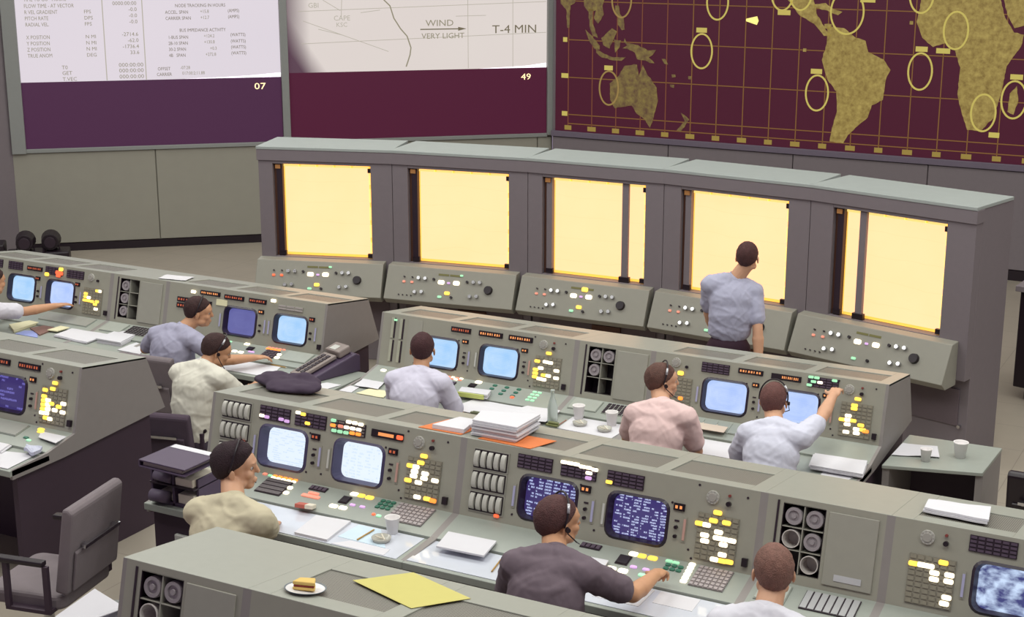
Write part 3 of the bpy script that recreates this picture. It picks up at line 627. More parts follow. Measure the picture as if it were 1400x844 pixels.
# near row second console: text tubes, seen behind the man in the dark shirt
r2 = console('near-row console with two dark text screens, in front of the man in the charcoal shirt', 'B', -3.81, 1.66, [(.365, SC_TEXT, M_BEZELD), (.865, SC_TEXT2, M_BEZELD)], {})
mid_hardware(r2, .365, .865)
drum_bank(r2, .075, .045); drum_bank(r2, .075, .158); drum_bank(r2, .075, .270, True)
legend(r2, .33, .028, .53, .100, 5, 4); legend(r2, .58, .028, .78, .100, 5, 4); legend(r2, .84, .028, 1.04, .100, 5, 4)
readout(r2, .705, .132, .755, .160, 2); readout(r2, 1.215, .132, 1.265, .160, 2)
for u, v, c in ((.595, .030, 'w'), (.63, .030, 'w'), (.665, .030, 'w'), (.70, .036, 'w'), (.735, .036, 'w'), (.77, .040, 'w'), (.74, .062, 'w'), (.74, .088, 'v'), (.855, .088, 'y')): lamp(r2, u, v, c, .036, .018)
ind_panel(r2, 1.348, [(1.441, .137, 'y'), (1.424, .179, 'y'), (1.491, .178, 'y'), (1.354, .205, 'y'), (1.391, .206, 'w'), (1.388, .257, 'w'), (1.392, .285, 'w'), (1.457, .230, 'w'), (1.454, .259, 'w'), (1.488, .259, 'w'), (1.528, .259, 'w'), (1.488, .286, 'w'), (1.489, .335, 'w'), (1.452, .365, 'w'), (1.492, .365, 'y'), (1.527, .363, 'y')])
shelf_buttons(r2, [(1.039, .028, 'w', .048, .032), (1.085, .030, 'y', .045, .032), (1.142, .030, 'y', .05, .032), (.984, .177, 'w', .05, .034), (1.046, .176, 'w', .05, .034), (1.082, .129, 'v', .036, .02), (1.148, .129, 'v', .036, .02), (1.228, .026, 'g', .036, .02), (1.265, .028, 'g', .036, .02), (1.15, .177, 'g', .044, .024)]
    + [(1.345 + .002 * k, .015 + .028 * k, 'w', .034, .025) for k in range(6)] + [(1.235 + .033 * i, .055 + .03 * j, 'k', .028, .022) for i in range(3) for j in range(2)])
pushkeys(r2, .755, .020, .865, .060, 4, 1, M_CELL, M_DARK); pushkeys(r2, .98, .055, 1.045, .130, 1, 1, M_BLACK, M_DARK, 'display_window')
pushkeys(r2, 1.385, .010, 1.56, .175, 7, 6, MC['rose_key'], MC['key_bed'])
# near row last console at the right edge of the frame
r4 = console('near-row console at the right frame edge with a blurred picture screen', 'B', -1.54, 1.66, [(.40, SC_PIC, M_BEZELD), (.91, SC_PIC, M_BEZELD)], {})
dial(r4, .174, .067); knob(r4, .259, .080, .012, .02); knob(r4, .257, .043, .007, .012, MC['red_knob'])
legend(r4, .105, .150, .315, .378, 6, 9, name='indicator_matrix', base=MC['matrix_base'], cell=M_CELLB)
for u, v, c in ((.126, .196, 'y'), (.165, .195, 'w'), (.20, .195, 'w'), (.259, .167, 'y'), (.225, .221, 'w'), (.226, .250, 'w'), (.292, .218, 'w'), (.291, .247, 'w'), (.291, .321, 'w'), (.284, .350, 'w')): lamp(r4, u, v, c)
legend(r4, .36, .018, .57, .092, 6, 4); legend(r4, .64, .018, .84, .092, 6, 4); slider(r4, .355)
pushkeys(r4, .40, .03, .9, .16, 10, 5, M_CELL, M_DARK)

# middle row
a1 = console('middle-row console with two pale blue screens and white meter strips at its left end', 'A', -6.22, 1.67, [(.385, SC_BLUE, M_BEZELD), (.895, SC_BLUE, M_BEZELD)], {})
mid_hardware(a1, .385, .895)
for u in (.10, .175):
    for v0, v1 in ((.03, .185), (.20, .365)):
        q = MB(); q.box((0, -(v1 - v0), 0), (.022, 0, .007)); q.box((.024, -(v1 - v0), 0), (.036, 0, .004), mi=1)
        for k in range(9): q.box((.002, -(v1 - v0) * (k + .9) / 9, .007), (.020, -(v1 - v0) * (k + .2) / 9, .009), mi=0)
        q.build('meter_strip', [mat('meter_pale', (176, 176, 160), .5), M_DARK], a1, loc=fp(u, v0), rot=RF)
lamp(a1, .136, .045, 'g', .03, .016)
q = MB(); q.box((0, -.36, 0), (.125, 0, .003)); q.build('cover_plate', M_PAINT, a1, loc=fp(.25, .024), rot=RF)
readout(a1, .630, .035, .79, .065, 8, True); readout(a1, .868, .035, 1.06, .065, 9); readout(a1, 1.12, .035, 1.31, .065, 9)
readout(a1, .735, .12, .78, .142, 2); readout(a1, 1.235, .12, 1.28, .142, 2)
ind_panel(a1, 1.36, [(1.458, .125, 'y'), (1.373, .193, 'y'), (1.44, .19, 'w'), (1.478, .192, 'w'), (1.407, .240, 'w'), (1.535, .243, 'w'), (1.367, .255, 'y'), (1.367, .282, 'y'), (1.367, .309, 'y'), (1.473, .288, 'w'), (1.437, .288, 'y'), (1.405, .318, 'w'), (1.44, .32, 'w'), (1.539, .296, 'w')])
shelf_buttons(a1, [(.111, .072, 'w', .045, .03), (.212, .073, 'o', .045, .025), (.273, .070, 'w', .045, .028), (.916, .02, 'w', .055, .035), (1.266, .15, 'r', .03, .025)] + [(.62 + .036 * k, .012 + .022 * j, 'p' if (k + j) % 2 else 'w', .03, .016) for k in range(5) for j in range(2)]
    + [(1.06 + .1 * i, .03 + .05 * j, 'k', .035, .024) for i in range(3) for j in range(3)] + [(1.39 + .04 * i, .03 + .04 * j, 'g', .032, .02) for i in range(2) for j in range(4)])
pushkeys(a1, .868, .055, .925, .105, 1, 1, M_BLACK, M_DARK, 'display_window'); pushkeys(a1, .65, .075, .76, .12, 3, 1, M_CELL, M_DARK)
a2 = console('middle-row console with two pale blue screens, beside the man reaching up', 'A', -3.955, 1.66, [(.395, SC_BLUE2, M_BEZELD), (.895, SC_BLUE2, M_BEZELD)], {})
mid_hardware(a2, .39, .89)
dial(a2, .176, .056); knob(a2, .258, .077, .010, .018); lamp(a2, .219, .125, 'y', .045, .03); lamp(a2, .24, .299, 'o', .035, .025)
legend(a2, .10, .155, .31, .375, 6, 9, name='indicator_matrix', base=MC['matrix_base'], cell=M_CELLB)
legend(a2, .366, .024, .567, .092, 5, 4); readout(a2, .635, .034, .803, .060, 8); readout(a2, .870, .036, 1.07, .066, 9, rgt=True)
readout(a2, .745, .120, .785, .142, 2); readout(a2, 1.235, .12, 1.28, .142, 2)
legend(a2, 1.12, .016, 1.33, .085, 5, 4)
for u, v, c in ((1.14, .022, 'g'), (1.18, .022, 'g'), (1.205, .05, 'w'), (1.16, .05, 'g'), (1.301, .024, 'g'), (1.134, .076, 'g')): lamp(a2, u, v, c, .036, .018)
ind_panel(a2, 1.37, [(1.470, .122, 'y'), (1.453, .166, 'y'), (1.453, .188, 'y'), (1.420, .240, 'w'), (1.382, .270, 'y'), (1.418, .268, 'w'), (1.456, .268, 'y'), (1.420, .297, 'w'), (1.510, .290, 'y'), (1.418, .348, 'w'), (1.484, .320, 'w'), (1.487, .346, 'w'), (1.525, .318, 'y'), (1.545, .325, 'o')])
shelf_buttons(a2, [(1.17, .11, 'v', .09, .018)])
pushkeys(a2, .35, .03, 1.15, .16, 8, 1, M_SHELF, M_SHELF, 'blank_plate')
# left block of the middle row
l2 = console('middle-row console with one dim violet and one light blue screen, before the grey shirted man', 'A', -8.33, 1.605, [(.615, SC_DIM, M_BEZELD), (1.115, SC_BLUE, M_BEZELD)], {})
for u in (.98, 1.475): knob(l2, u, .247); knob(l2, u, .292)
for u in (1.025, 1.065): slider(l2, u)
slider(l2, 1.52); slider(l2, .575)
readout(l2, .353, .035, .547, .062, 9); readout(l2, .60, .042, .79, .070, 8, True); readout(l2, .85, .042, 1.015, .070, 7, True)
readout(l2, .955, .125, 1.0, .15, 2); readout(l2, 1.452, .125, 1.497, .15, 2, True); readout(l2, .12, .115, .24, .145, 4, True); readout(l2, .12, .165, .24, .195, 4, True); readout(l2, .42, .12, .47, .2, 1, True)
lamp(l2, .279, .055, 'w', .05, .026); lamp(l2, 1.09, .034, 'w', .05, .026)
q = MB(); q.box((0, -.05, 0), (.11, 0, .006)); q.build('paper_note', M_CREAM, l2, loc=fp(.52, .085), rot=RF)
legend(l2, 1.14, .055, 1.38, .095, 3, 2, base=M_PAINT, cell=mat('note_grey', (168, 160, 158), .5))
q = MB(); q.box((-.014, -.02, 0), (.014, .02, .02)); q.build('jack', M_BLACK, l2, loc=fp(1.57, .345), rot=RF)
shelf_buttons(l2, [(.856, .15, 'w', .05, .03), (.919, .15, 'w', .05, .03), (.881, .015, 'w', .05, .03), (1.255, .092, 'w', .04, .026), (1.267, .14, 'w', .045, .03), (1.0, .12, 'v', .06, .02)] + [(.68 + .036 * i, .02 + .03 * j, 'g', .03, .02) for i in range(2) for j in range(3)] + [(1.10 + .036 * k, .012, 'p', .03, .018) for k in range(5)] + [(1.10 + .036 * k, .032, 'o', .03, .016) for k in range(4)])
pushkeys(l2, 1.11, .05, 1.24, .165, 4, 4, mat('dark_key2', (88, 76, 84), .5), M_DARK); pushkeys(l2, .93, .05, .99, .10, 1, 1, M_BLACK, M_DARK, 'display_window')
pushkeys(l2, 1.30, .012, 1.55, .165, 1, 1, mat('pale_pad', (166, 170, 162), .5), M_SHELF, 'blank_plate')
l1 = console('middle-row console at the left frame edge, the white shirted arm reaching across it', 'A', -10.590, 1.65, [(.47, SC_BLUE, M_BEZELD), (.925, SC_BLUE2, M_BEZELD)], {})
for u in (.83, 1.275): knob(l1, u, .247); knob(l1, u, .292)
slider(l1, .865); slider(l1, 1.32); dial(l1, 1.42, .062); knob(l1, 1.50, .082, .01, .018)
legend(l1, .45, .018, .62, .088, 5, 4); readout(l1, .68, .042, .85, .07, 8, True); legend(l1, 1.14, .022, 1.335, .092, 5, 4); legend(l1, .89, .018, 1.09, .088, 5, 4); legend(l1, .2, .018, .38, .088, 5, 4)
readout(l1, .79, .125, .835, .15, 2, True); readout(l1, 1.252, .125, 1.297, .15, 2, True)
for u, v, c in ((.917, .089, 'y'), (1.04, .06, 'r'), (1.075, .066, 'r'), (1.074, .030, 'y'), (1.05, .085, 'r')): lamp(l1, u, v, c, .05, .032)
ind_panel(l1, 1.36, [(1.51, .168, 'y'), (1.535, .168, 'w'), (1.384, .205, 'y'), (1.384, .232, 'y'), (1.421, .235, 'w'), (1.378, .262, 'y'), (1.421, .262, 'y'), (1.462, .265, 'y'), (1.517, .260, 'y'), (1.50, .285, 'y'), (1.512, .324, 'w')])
q = MB(); q.box((-.014, -.02, 0), (.014, .02, .02)); q.build('jack', M_BLACK, l1, loc=fp(1.62, .345), rot=RF)
pushkeys(l1, 1.0, .02, 1.55, .16, 1, 1, mat('blank_shelf', (152, 152, 146), .5), M_SHELF, 'blank_plate')
# left block of the near row
lb = console('near-row console at the left frame edge with a dim violet screen and amber lamps', 'B', -8.147, 1.65, [(.38, SC_DIM2, M_BEZELD), (.90, SC_DIM2, M_BEZELD)], {})
mid_hardware(lb, .38, .90)
readout(lb, .90, .036, 1.06, .066, 7, True); readout(lb, 1.14, .036, 1.315, .066, 8, True); readout(lb, 1.245, .115, 1.29, .14, 2)
ind_panel(lb, 1.355, [(1.457, .122, 'y'), (1.444, .160, 'y'), (1.383, .175, 'y'), (1.38, .215, 'y'), (1.38, .241, 'y'), (1.415, .235, 'w'), (1.38, .267, 'y'), (1.417, .262, 'w'), (1.38, .293, 'y'), (1.42, .289, 'w'), (1.375, .318, 'w'), (1.412, .316, 'w'), (1.541, .239, 'w'), (1.506, .262, 'y'), (1.445, .252, 'y'), (1.477, .288, 'w'), (1.542, .292, 'w'), (1.409, .345, 'y'), (1.443, .347, 'w')])
shelf_buttons(lb, [(1.40, .03, 'y', .05, .022), (1.42, .055, 'y', .05, .022), (1.38, .14, 'k', .04, .02), (1.42, .16, 'g', .035, .018)])
pushkeys(lb, 1.0, .02, 1.3, .15, 1, 1, MC['blank_shelf'], M_SHELF, 'blank_plate')
# bench console of the rear row
c1 = console('rear-row console whose top carries the sandwich plate and the yellow sheet', 'C', -3.335, 1.655, [(.40, SC_DIM, M_BEZELD), (.90, SC_DIM, M_BEZELD)], {})

# ------------------------------------------------------------------ pneumatic tube units between the consoles
def carrier(p, u, v, r=.044, deep=.03, tilt=False):
    """cloudy plastic tube carrier lying in its cell, end on"""
    q = MB()
    if tilt:
        q.lathe([(r, -.10), (r, .035), (r * .90, .035), (r * .86, -.06), (.0, -.06)], 24, mi=1)
    else:
        q.lathe([(r, -.10), (r, deep - .012), (r * .93, deep), (r * .62, deep), (r * .58, deep - .008), (r * .30, deep - .008), (r * .26, deep + .002), (0, deep + .002)], 24)
    return q.build('tube_carrier', [mat('carrier_cap', (150, 142, 146), .4), mat('carrier_open', (196, 190, 186), .4)], p, loc=fp(u, v, -.035), rot=RF, smooth=False)
def tube_unit(label, row, X0, W, filled, labelled=False, keys=True, opened=()):
    Yr, zf = ROW[row]
    p = thing('tube_station', label, 'cabinet', (X0, Yr, zf))
    shell(p, W, [(.10, .032, .305, .356, 0)], [])
    q = MB(); q.box((.10, -.356, -.14), (.305, -.032, -.135)); q.box((.098, -.36, -.14), (.102, -.03, 0)); q.box((.303, -.36, -.14), (.307, -.03, 0))
    q.box((.10, -.36, -.14), (.305, -.356, 0)); q.box((.10, -.032, -.14), (.305, -.028, 0)); q.build('pigeonhole_box', M_BLACK, p, loc=fp(0, 0), rot=RF)
    q = MB(); q.box((.200, -.356, -.13), (.205, -.032, -.002))
    for k in (1, 2): q.box((.10, -.032 - .108 * k - .002, -.13), (.305, -.032 - .108 * k + .002, -.002))
    q.build('divider', M_PAINT, p, loc=fp(0, 0), rot=RF)
    for i, (cx, cy) in enumerate(filled): carrier(p, .152 + .102 * cx, .087 + .108 * cy, tilt=(cx, cy) in opened)
    q = MB(); q.box((0, -.345, 0), (.235, 0, .008)); d = q.build('door', M_PAINT, p, bevel=.003, loc=fp(.325, .032), rot=RF)
    if labelled: q = MB(); q.box((.055, -.318, .008), (.185, -.288, .011)); q.build('label_plate', mat('label_pale', (188, 188, 192), .5), d)
    q = MB(); q.box((-.006, -.36, 0), (.004, 0, .004)); q.build('trim_strip', M_DARK, p, loc=fp(.075, .02), rot=RF)
    if keys:
        pushkeys(p, .05, .02, .27, .17, 1, 1, MC['pale_pad'], M_SHELF, 'blank_plate'); pushkeys(p, .31, .025, .53, .165, 7, 5, M_DARK, mat('dial_pad', (158, 160, 152), .5))
    else:
        pushkeys(p, .05, .03, .2, .17, 1, 1, MC['pale_pad'], M_SHELF, 'blank_plate'); pushkeys(p, .27, .03, .53, .17, 7, 1, mat('slot_pale', (166, 166, 168), .5), M_DARK)
    return p
tube_unit('near-row pigeonhole cabinet with five tube carriers and a label plate on its door', 'B', -2.15, .61, [(0, 0), (1, 0), (0, 1), (1, 1), (1, 2)], True, False, {(0, 1), (1, 2)})
tube_unit('middle-row pigeonhole cabinet with three tube carriers, right of the bottle', 'A', -4.55, .595, [(0, 0), (1, 0), (0, 1)])
tube_unit('middle-row pigeonhole cabinet with three carriers in one column, below the loose sheet', 'A', -8.94, .61, [(0, 0), (0, 1), (0, 2)])
tube_unit('rear-row pigeonhole cabinet with two grey carriers, at the lower left', 'C', -3.94, .605, [(0, 0), (1, 0), (0, 1)], keys=True, opened={(0, 1)})

# ------------------------------------------------------------------ plotting boards in an arc
PB = [(-8.86, 11.483), (-7.61, 11.875), (-6.283, 12.072), (-4.968, 12.101), (-3.615, 11.955), (-2.212, 11.586)]
def plot_mat(name, seed):
    m = bpy.data.materials.new(name); m.use_nodes = True; nt = m.node_tree; bb = nt.nodes['Principled BSDF']
    tc = nt.nodes.new('ShaderNodeTexCoord'); n = nt.nodes.new('ShaderNodeTexNoise'); n.inputs['Scale'].default_value = 2.0; n.inputs['Detail'].default_value = 3
    mpn = nt.nodes.new('ShaderNodeMapping'); mpn.inputs['Location'].default_value = (seed, seed * .7, 0); nt.links.new(tc.outputs['Generated'], mpn.inputs[0]); nt.links.new(mpn.outputs[0], n.inputs['Vector'])
    wv = nt.nodes.new('ShaderNodeTexWave'); wv.inputs['Scale'].default_value = 1.3; wv.inputs['Distortion'].default_value = 3; wv.bands_direction = 'Z'; nt.links.new(mpn.outputs[0], wv.inputs['Vector'])
    ln = math_(nt, 'GREATER_THAN', wv.outputs['Fac'], 0.9993)
    c = mixnode(nt, n.outputs['Fac'], (1.0, .495, .235), (1.0, .535, .28))
    c = mixnode(nt, math_(nt, 'MULTIPLY', ln, 0.25), c, (.8, .40, .15))
    nt.links.new(c, bb.inputs['Emission Color']); bb.inputs['Emission Strength'].default_value = 1.6
    bb.inputs['Base Color'].default_value = (.05, .05, .04, 1)
    return m
M_AMBER = mat('amber_edge_glow', (255, 190, 80), .5, em=.95, emcol=(255, 196, 84), var=0)
M_PBROWN = mat('board_edge_brown', (92, 58, 44), .5)
board_labels = ['leftmost glowing plotting board, far left of the arc', 'second glowing plotting board from the left', 'middle glowing plotting board with its dark plotting arm on the right',
                'fourth glowing plotting board, the standing man in front of it', 'rightmost glowing plotting board with its dark arm at the left']
for i in range(5):
    a = Vector(PB[i] + (0,)); c = Vector(PB[i + 1] + (0,)); L = (c - a).length; ang = math.atan2(c.y - a.y, c.x - a.x)
    p = thing('plotting_board', board_labels[i], 'display', tuple((a + c) / 2), ang)
    O = Matrix.Translation((-L / 2, 0, 0)); q = MB(); sh = (L - 1.33) / 2
    # screen window: x .245 -> 1.10, z 1.03 -> 1.91
    x0, x1 = .15 + sh, 1.11 + sh + (.04 if i else 0); z0, z1 = 1.02, 1.915
    T = O @ Matrix.Identity(4)
    q.box((0.0, .02, 0), (L - .004, .62, 2.055), O); q.v = q.v  # main body behind the front frame
    body = MB(); body.box((0.0, .10, 0), (L - .004, .62, 2.05), O); body.build('cabinet', M_CAB, p, bevel=.006)
    q = MB()
    q.box((0.0, 0, .70), (x0, .10, 2.05), O); q.box((x1, 0, .70), (L - .004, .10, 2.05), O); q.box((x0, 0, z1), (x1, .10, 2.05), O); q.box((x0, 0, .70), (x1, .10, z0), O)
    q.build('front_frame', M_CAB, p, bevel=.003)
    q = MB(); q.box((-.01, -.015, 1.945), (L + .004, .11, 2.05), O); q.build('header', M_CAB, p, bevel=.003)
    q = MB(); q.box((-.012, -.02, 2.05), (L + .002, .60, 2.078), O); q.build('top_cover', M_CABTOP_LIT, p, bevel=.004)
    q = MB(); q.box((x0 + .085, .080, z0 + .004), (x1 - .012, .099, z1 - .008), O); q.build('amber_fringe', M_AMBER, p)  # glowing plate added behind the sheet to imitate its amber fringe
    q = MB(); q.box((x0 + .10, .070, z0 + .03), (x1 - .036, .079, z1 - .034), O); q.build('glowing_sheet', plot_mat('plot_glow_%d' % i, i * 1.7), p)
    q = MB()   # scalloped clips round the sheet, amber fringe glow put into their colour
    n = 5
    for k in range(n):
        w = (x1 - .02 - x0 - .085) / n; q.box((x0 + .09 + w * k, .062, z1 - .032), (x0 + .085 + w * (k + .88), .074, z1 - .014), O)
        q.box((x1 - .036, .062, z0 + .03 + .17 * k), (x1 - .022, .074, z0 + .15 + .17 * k), O)
    q.build('edge_clip', mat('clip_glow', (250, 214, 130), .5, em=.95, emcol=(255, 222, 130), var=0), p)['kind'] = 'stuff'
    q = MB(); q.box((x0 + .03, .03, z0), (x0 + .085, .099, z1), O); q.build('guide_rail', M_CAB if i in (2, 3) else M_DARK, p)
    for xa_, xb_ in ((x0, x0 + .03), (x1 - .011, x1)): q = MB(); q.box((xa_, .05, z0), (xb_, .099, z1), O, 0); q.build('inner_jamb', M_PBROWN, p)
    for a_, b_, m_ in (((x0 + .02, .02, z1 - .05), (x0 + .07, .05, z1 - .012), mat('brass', (220, 160, 100), .35, .6)), ((x0 + .03, .02, z0 + .01), (x0 + .10, .05, z0 + .05), M_BLACK), ((x1 - .05, .02, z0 + .01), (x1 - .0, .05, z0 + .05), M_BLACK), ((x1 - .04, .04, z1 - .07), (x1 - .0, .06, z1 - .03), M_BLACK)):
        q = MB(); q.box(a_, b_, O); q.build('carriage_block', m_, p)
    armx = {2: .945, 4: .475}.get(i)
    if armx is not None:
        q = MB(); q.box((armx - .03, .02, z0 + .01), (armx + .03, .055, z1 - .005), O); q.box((armx - .05, .01, z0 + .0), (armx + .05, .05, z0 + .05), O, 1); q.build('plotting_arm', [M_CAB, M_BLACK], p, bevel=.003)
    # slanted control box
    q = MB(); q.prism([(0.0, 1.015), (0.0, .66), (-.17, .655), (-.235, .71), (-.10, 1.005)], -.012, L - .075, O); q.build('control_box', M_BOX, p, bevel=.005)
    dvec = Vector((0, -.135, -.295)).normalized(); nv = Vector((0, -.295, .135)).normalized(); th = math.acos(nv.z)
    def cp(u, z): t_ = (1.005 - z) / .295; return O @ (Vector((u, -.10, 1.005)) + Vector((0, -.135, -.295)) * t_)
    R_ = (th, 0, 0); s_ = L / 1.455
    for u, z in ((.348, .909), (.42, .909), (.326, .786), (.40, .792), (.939, .911), (1.008, .913), (.922, .787), (.993, .793)):
        put('chrome_knob', mcyl('chrome_knob', .019, .03, M_CHROME, 16, .016), p, cp(u * s_, z), R_)
    put('hand_wheel', mcyl('hand_wheel', .042, .03, M_BLACK, 22, .036), p, cp(1.103 * s_, .855), R_)
    for u, z in ((.187, .882), (.275, .883)): put('signal_lamp', mround('signal_lamp', .028, .020, .012, LIT['p'] if i else LIT['r']), p, cp(u * s_, z - .012), R_); put('toggle', mcyl('toggle', .007, .02, M_DARK, 8), p, cp(u * s_, z + .03), R_)
    for u, z, c_ in ((.591, .889, 'w'), (.755, .892, 'w')): put('signal_lamp', mround('signal_lamp', .062, .040, .012, LIT[c_]), p, cp(u * s_, z), R_)
    put('signal_lamp', mround('signal_lamp', .04, .022, .012, LIT['g']), p, cp(.595 * s_, .764), R_)
    if i != 4: put('signal_lamp', mround('signal_lamp', .052, .032, .012, LIT['y']), p, cp(.67 * s_, .80), R_)
    if i == 2: put('signal_lamp', mround('signal_lamp', .062, .040, .012, LIT['y']), p, cp(.70 * s_, .95), R_)
    if i in (0, 1): put('signal_lamp', mround('signal_lamp', .03, .018, .012, LIT['g']), p, cp(.80 * s_, .96), R_)
    put('signal_lamp', mround('signal_lamp_v', .03, .018, .010, LIT['v']), p, cp(.672 * s_, .888), R_)
    put('toggle', mcyl('toggle', .012, .02, M_BLACK, 10), p, cp(.722 * s_, .767), R_); put('toggle', mcyl('toggle', .012, .02, M_BLACK, 10), p, cp(.51 * s_, .91), R_); put('toggle', mcyl('toggle', .012, .02, M_BLACK, 10), p, cp(.87 * s_, .91), R_)
    q = MB(); q.box((-.11, -.009, 0), (-.005, .009, .003)); q.box((.005, -.009, 0), (.11, .009, .003)); q.build('name_strip', mat('olive_strip', (112, 108, 60), .5), p, loc=cp(.67 * s_, .955), rot=R_)
    for k in range(4): put('toggle', mcyl('toggle_s', .006, .012, M_DARK, 8), p, cp((.15 + .045 * k) * s_, .755), R_)
    # lower service panel
    q = MB(); q.box((.08, .085, .30), (L - .08, .10, .60), O); q.build('service_panel', mat('service_paint', (104, 92, 98), .55), p, bevel=.003)
    q = MB(); q.box((.62, .06, .50), (.90, .085, .58), O); q.build('lower_plate', M_PBROWN, p)
    put('signal_lamp', mround('signal_lamp', .03, .02, .012, LIT['r']), p, O @ Vector((.22, .085, .50)), (PI / 2, 0, 0))
    put('knob', mcyl('knob', .02, .03, M_BLACK), p, O @ Vector((.36, .085, .47)), (PI / 2, 0, 0)); put('knob', mcyl('knob', .02, .03, M_BLACK), p, O @ Vector((.36, .085, .36)), (PI / 2, 0, 0))
    put('knob', mcyl('knob', .014, .03, M_CHROME), p, O @ Vector((L - .06, .1, .30)), (PI / 2, 0, 0))

# ------------------------------------------------------------------ loose papers and small things
def surf(row, X, d, h=0.0):
    Y, z = ROW[row]; return Vector((X, Y, z + 1.244)) + TD * d + TN * (h + .0025)
def sheet(name, label, cat, pts, z, th, m, group=None, wav=0.0, row=None, layers=1, seed=1, holes=False):
    """pts: four corners (X, Y) on a level surface z, or (X, d) on the sloping top of a row"""
    rnd = random.Random(seed); q = MB()
    P = [surf(row, x, y) if row else Vector((x, y, z)) for x, y in pts]
    c = sum(P, Vector()) / 4
    nrm = (P[1] - P[0]).cross(P[2] - P[0]).normalized()
    if nrm.z < 0: nrm = -nrm
    k = 6
    for L in range(layers):
        j = Vector((rnd.uniform(-1, 1), rnd.uniform(-1, 1), 0)) * (.010 if layers > 1 else 0)
        if L == layers - 1: j = Vector()
        t0 = th * L / layers; t1 = th * (L + 1) / layers - (.001 if layers > 1 else 0)
        vs = []
        for t_ in (t0, t1):
            for a in range(k + 1):
                for b_ in range(k + 1):
                    u, v = a / k, b_ / k
                    p = (P[0] * (1 - u) + P[3] * u) * (1 - v) + (P[1] * (1 - u) + P[2] * u) * v
                    wz = wav * (0.5 + 0.5 * noise.noise(Vector((u * 2.2 + seed, v * 2.2, seed)))) if L == layers - 1 or wav > .006 else 0
                    vs.append(p - c + j + nrm * (t_ + wz + .0006))
        n = (k + 1) ** 2; fs = []
        for a in range(k):
            for b_ in range(k):
                i0 = a * (k + 1) + b_
                fs += [(i0, i0 + 1, i0 + k + 2, i0 + k + 1), (n + i0 + k + 1, n + i0 + k + 2, n + i0 + 1, n + i0)]
        edge = [b_ for b_ in range(k + 1)] + [a * (k + 1) + k for a in range(1, k + 1)] + [k * (k + 1) + b_ for b_ in range(k - 1, -1, -1)] + [a * (k + 1) for a in range(k - 1, 0, -1)]
        for i_ in range(len(edge)): e0, e1 = edge[i_], edge[(i_ + 1) % len(edge)]; fs.append((e0, e1, n + e1, n + e0))
        q.add(vs, fs)
    o = q.build(name, m, None, loc=c); return tag(o, label, cat, group)
DA, DB = .785, 1.085
# papers lying on the middle row
sheet('paper_sheet', 'folded white sheet lying on top of the middle-row pigeonhole cabinet at the left', 'paper', [(-8.47, .03), (-8.60, .30), (-8.36, .37), (-8.24, .11)], 0, .002, M_PAPER, row='A', wav=.012)
sheet('folder', 'long cream folder at the far left end of the middle-row desk', 'folder', [(-9.72, 9.06), (-9.64, 9.27), (-9.54, 9.24), (-9.53, 8.93)], DA, .02, M_CREAM, wav=.004)
sheet('paper_sheet', 'blue glossy sheet beside the cream folder on the left desk', 'paper', [(-9.50, 8.91), (-9.50, 9.02), (-9.40, 9.06), (-9.24, 8.91)], DA, .004, M_BLUEP)
sheet('folder', 'brown folder between the cream folder and the open book', 'folder', [(-9.50, 9.08), (-9.43, 9.26), (-9.30, 9.16), (-9.27, 8.96)], DA, .012, M_BROWN)
sheet('notepad', 'small cream pad lying half over the brown folder', 'notepad', [(-9.30, 9.08), (-9.29, 9.26), (-9.18, 9.28), (-9.20, 9.09)], DA + .014, .008, M_CREAM)
sheet('open_book', 'open white manual lying flat on the left desk of the middle row', 'book', [(-9.14, 9.0), (-9.16, 9.31), (-8.76, 9.30), (-8.74, 8.96)], DA, .016, M_PAPER, wav=.008, layers=3, seed=4)
sheet('ring_binder', 'thick white manual on a dark cover, left of the grey shirted man', 'book', [(-8.71, 9.03), (-8.73, 9.35), (-8.52, 9.35), (-8.45, 9.03)], DA, .04, M_PAPER, layers=4, seed=5)
sheet('paper_sheet', 'white sheets just left of the grey shirted man, under his elbow', 'paper', [(-8.40, 8.94), (-8.41, 9.18), (-8.26, 9.12), (-8.15, 8.93)], DA, .004, M_PAPER, wav=.006)
sheet('paper_sheet', 'white sheet under the forearm of the grey shirted man', 'paper', [(-7.35, 8.92), (-7.38, 9.17), (-6.95, 9.18), (-6.86, 8.92)], DA, .003, M_PAPER, wav=.003)
sheet('paper_sheet', 'narrow white strip of paper beside the hand of the grey shirted man', 'paper', [(-7.68, 8.98), (-7.66, 9.18), (-7.45, 9.17), (-7.42, 8.96)], DA, .003, M_PAPER, wav=.003)
sheet('paper_sheet', 'loose white sheet at the end of the desk, right behind the dark jacket', 'paper', [(-6.21, 8.90), (-6.20, 9.04), (-6.12, 9.04), (-6.10, 8.90)], DA, .003, M_PAPER, wav=.004)
sheet('paper_stack', 'loose white papers on the desk left of the dark haired man in white', 'paper', [(-6.16, 9.03), (-6.19, 9.19), (-6.00, 9.19), (-5.95, 9.03)], DA + .006, .006, M_PAPER, wav=.012, layers=2, seed=8)
sheet('paper_sheet', 'curled cream sheet by the left elbow of the dark haired man in white', 'paper', [(-6.06, 8.90), (-6.02, 9.05), (-5.85, 9.05), (-5.82, 8.90)], DA, .003, M_CREAM, wav=.010)
sheet('paper_sheet', 'large white chart spread right of the dark haired man in white', 'paper', [(-5.27, 8.90), (-5.22, 9.18), (-4.82, 9.18), (-4.84, 8.90)], DA, .003, M_PAPER, wav=.010, seed=3)
sheet('paper_sheet', 'big creased white sheet spread left of the clear bottle', 'paper', [(-4.82, 8.92), (-4.78, 9.185), (-4.52, 9.185), (-4.50, 8.92)], DA + .014, .003, M_PAPER, wav=.022, seed=6)
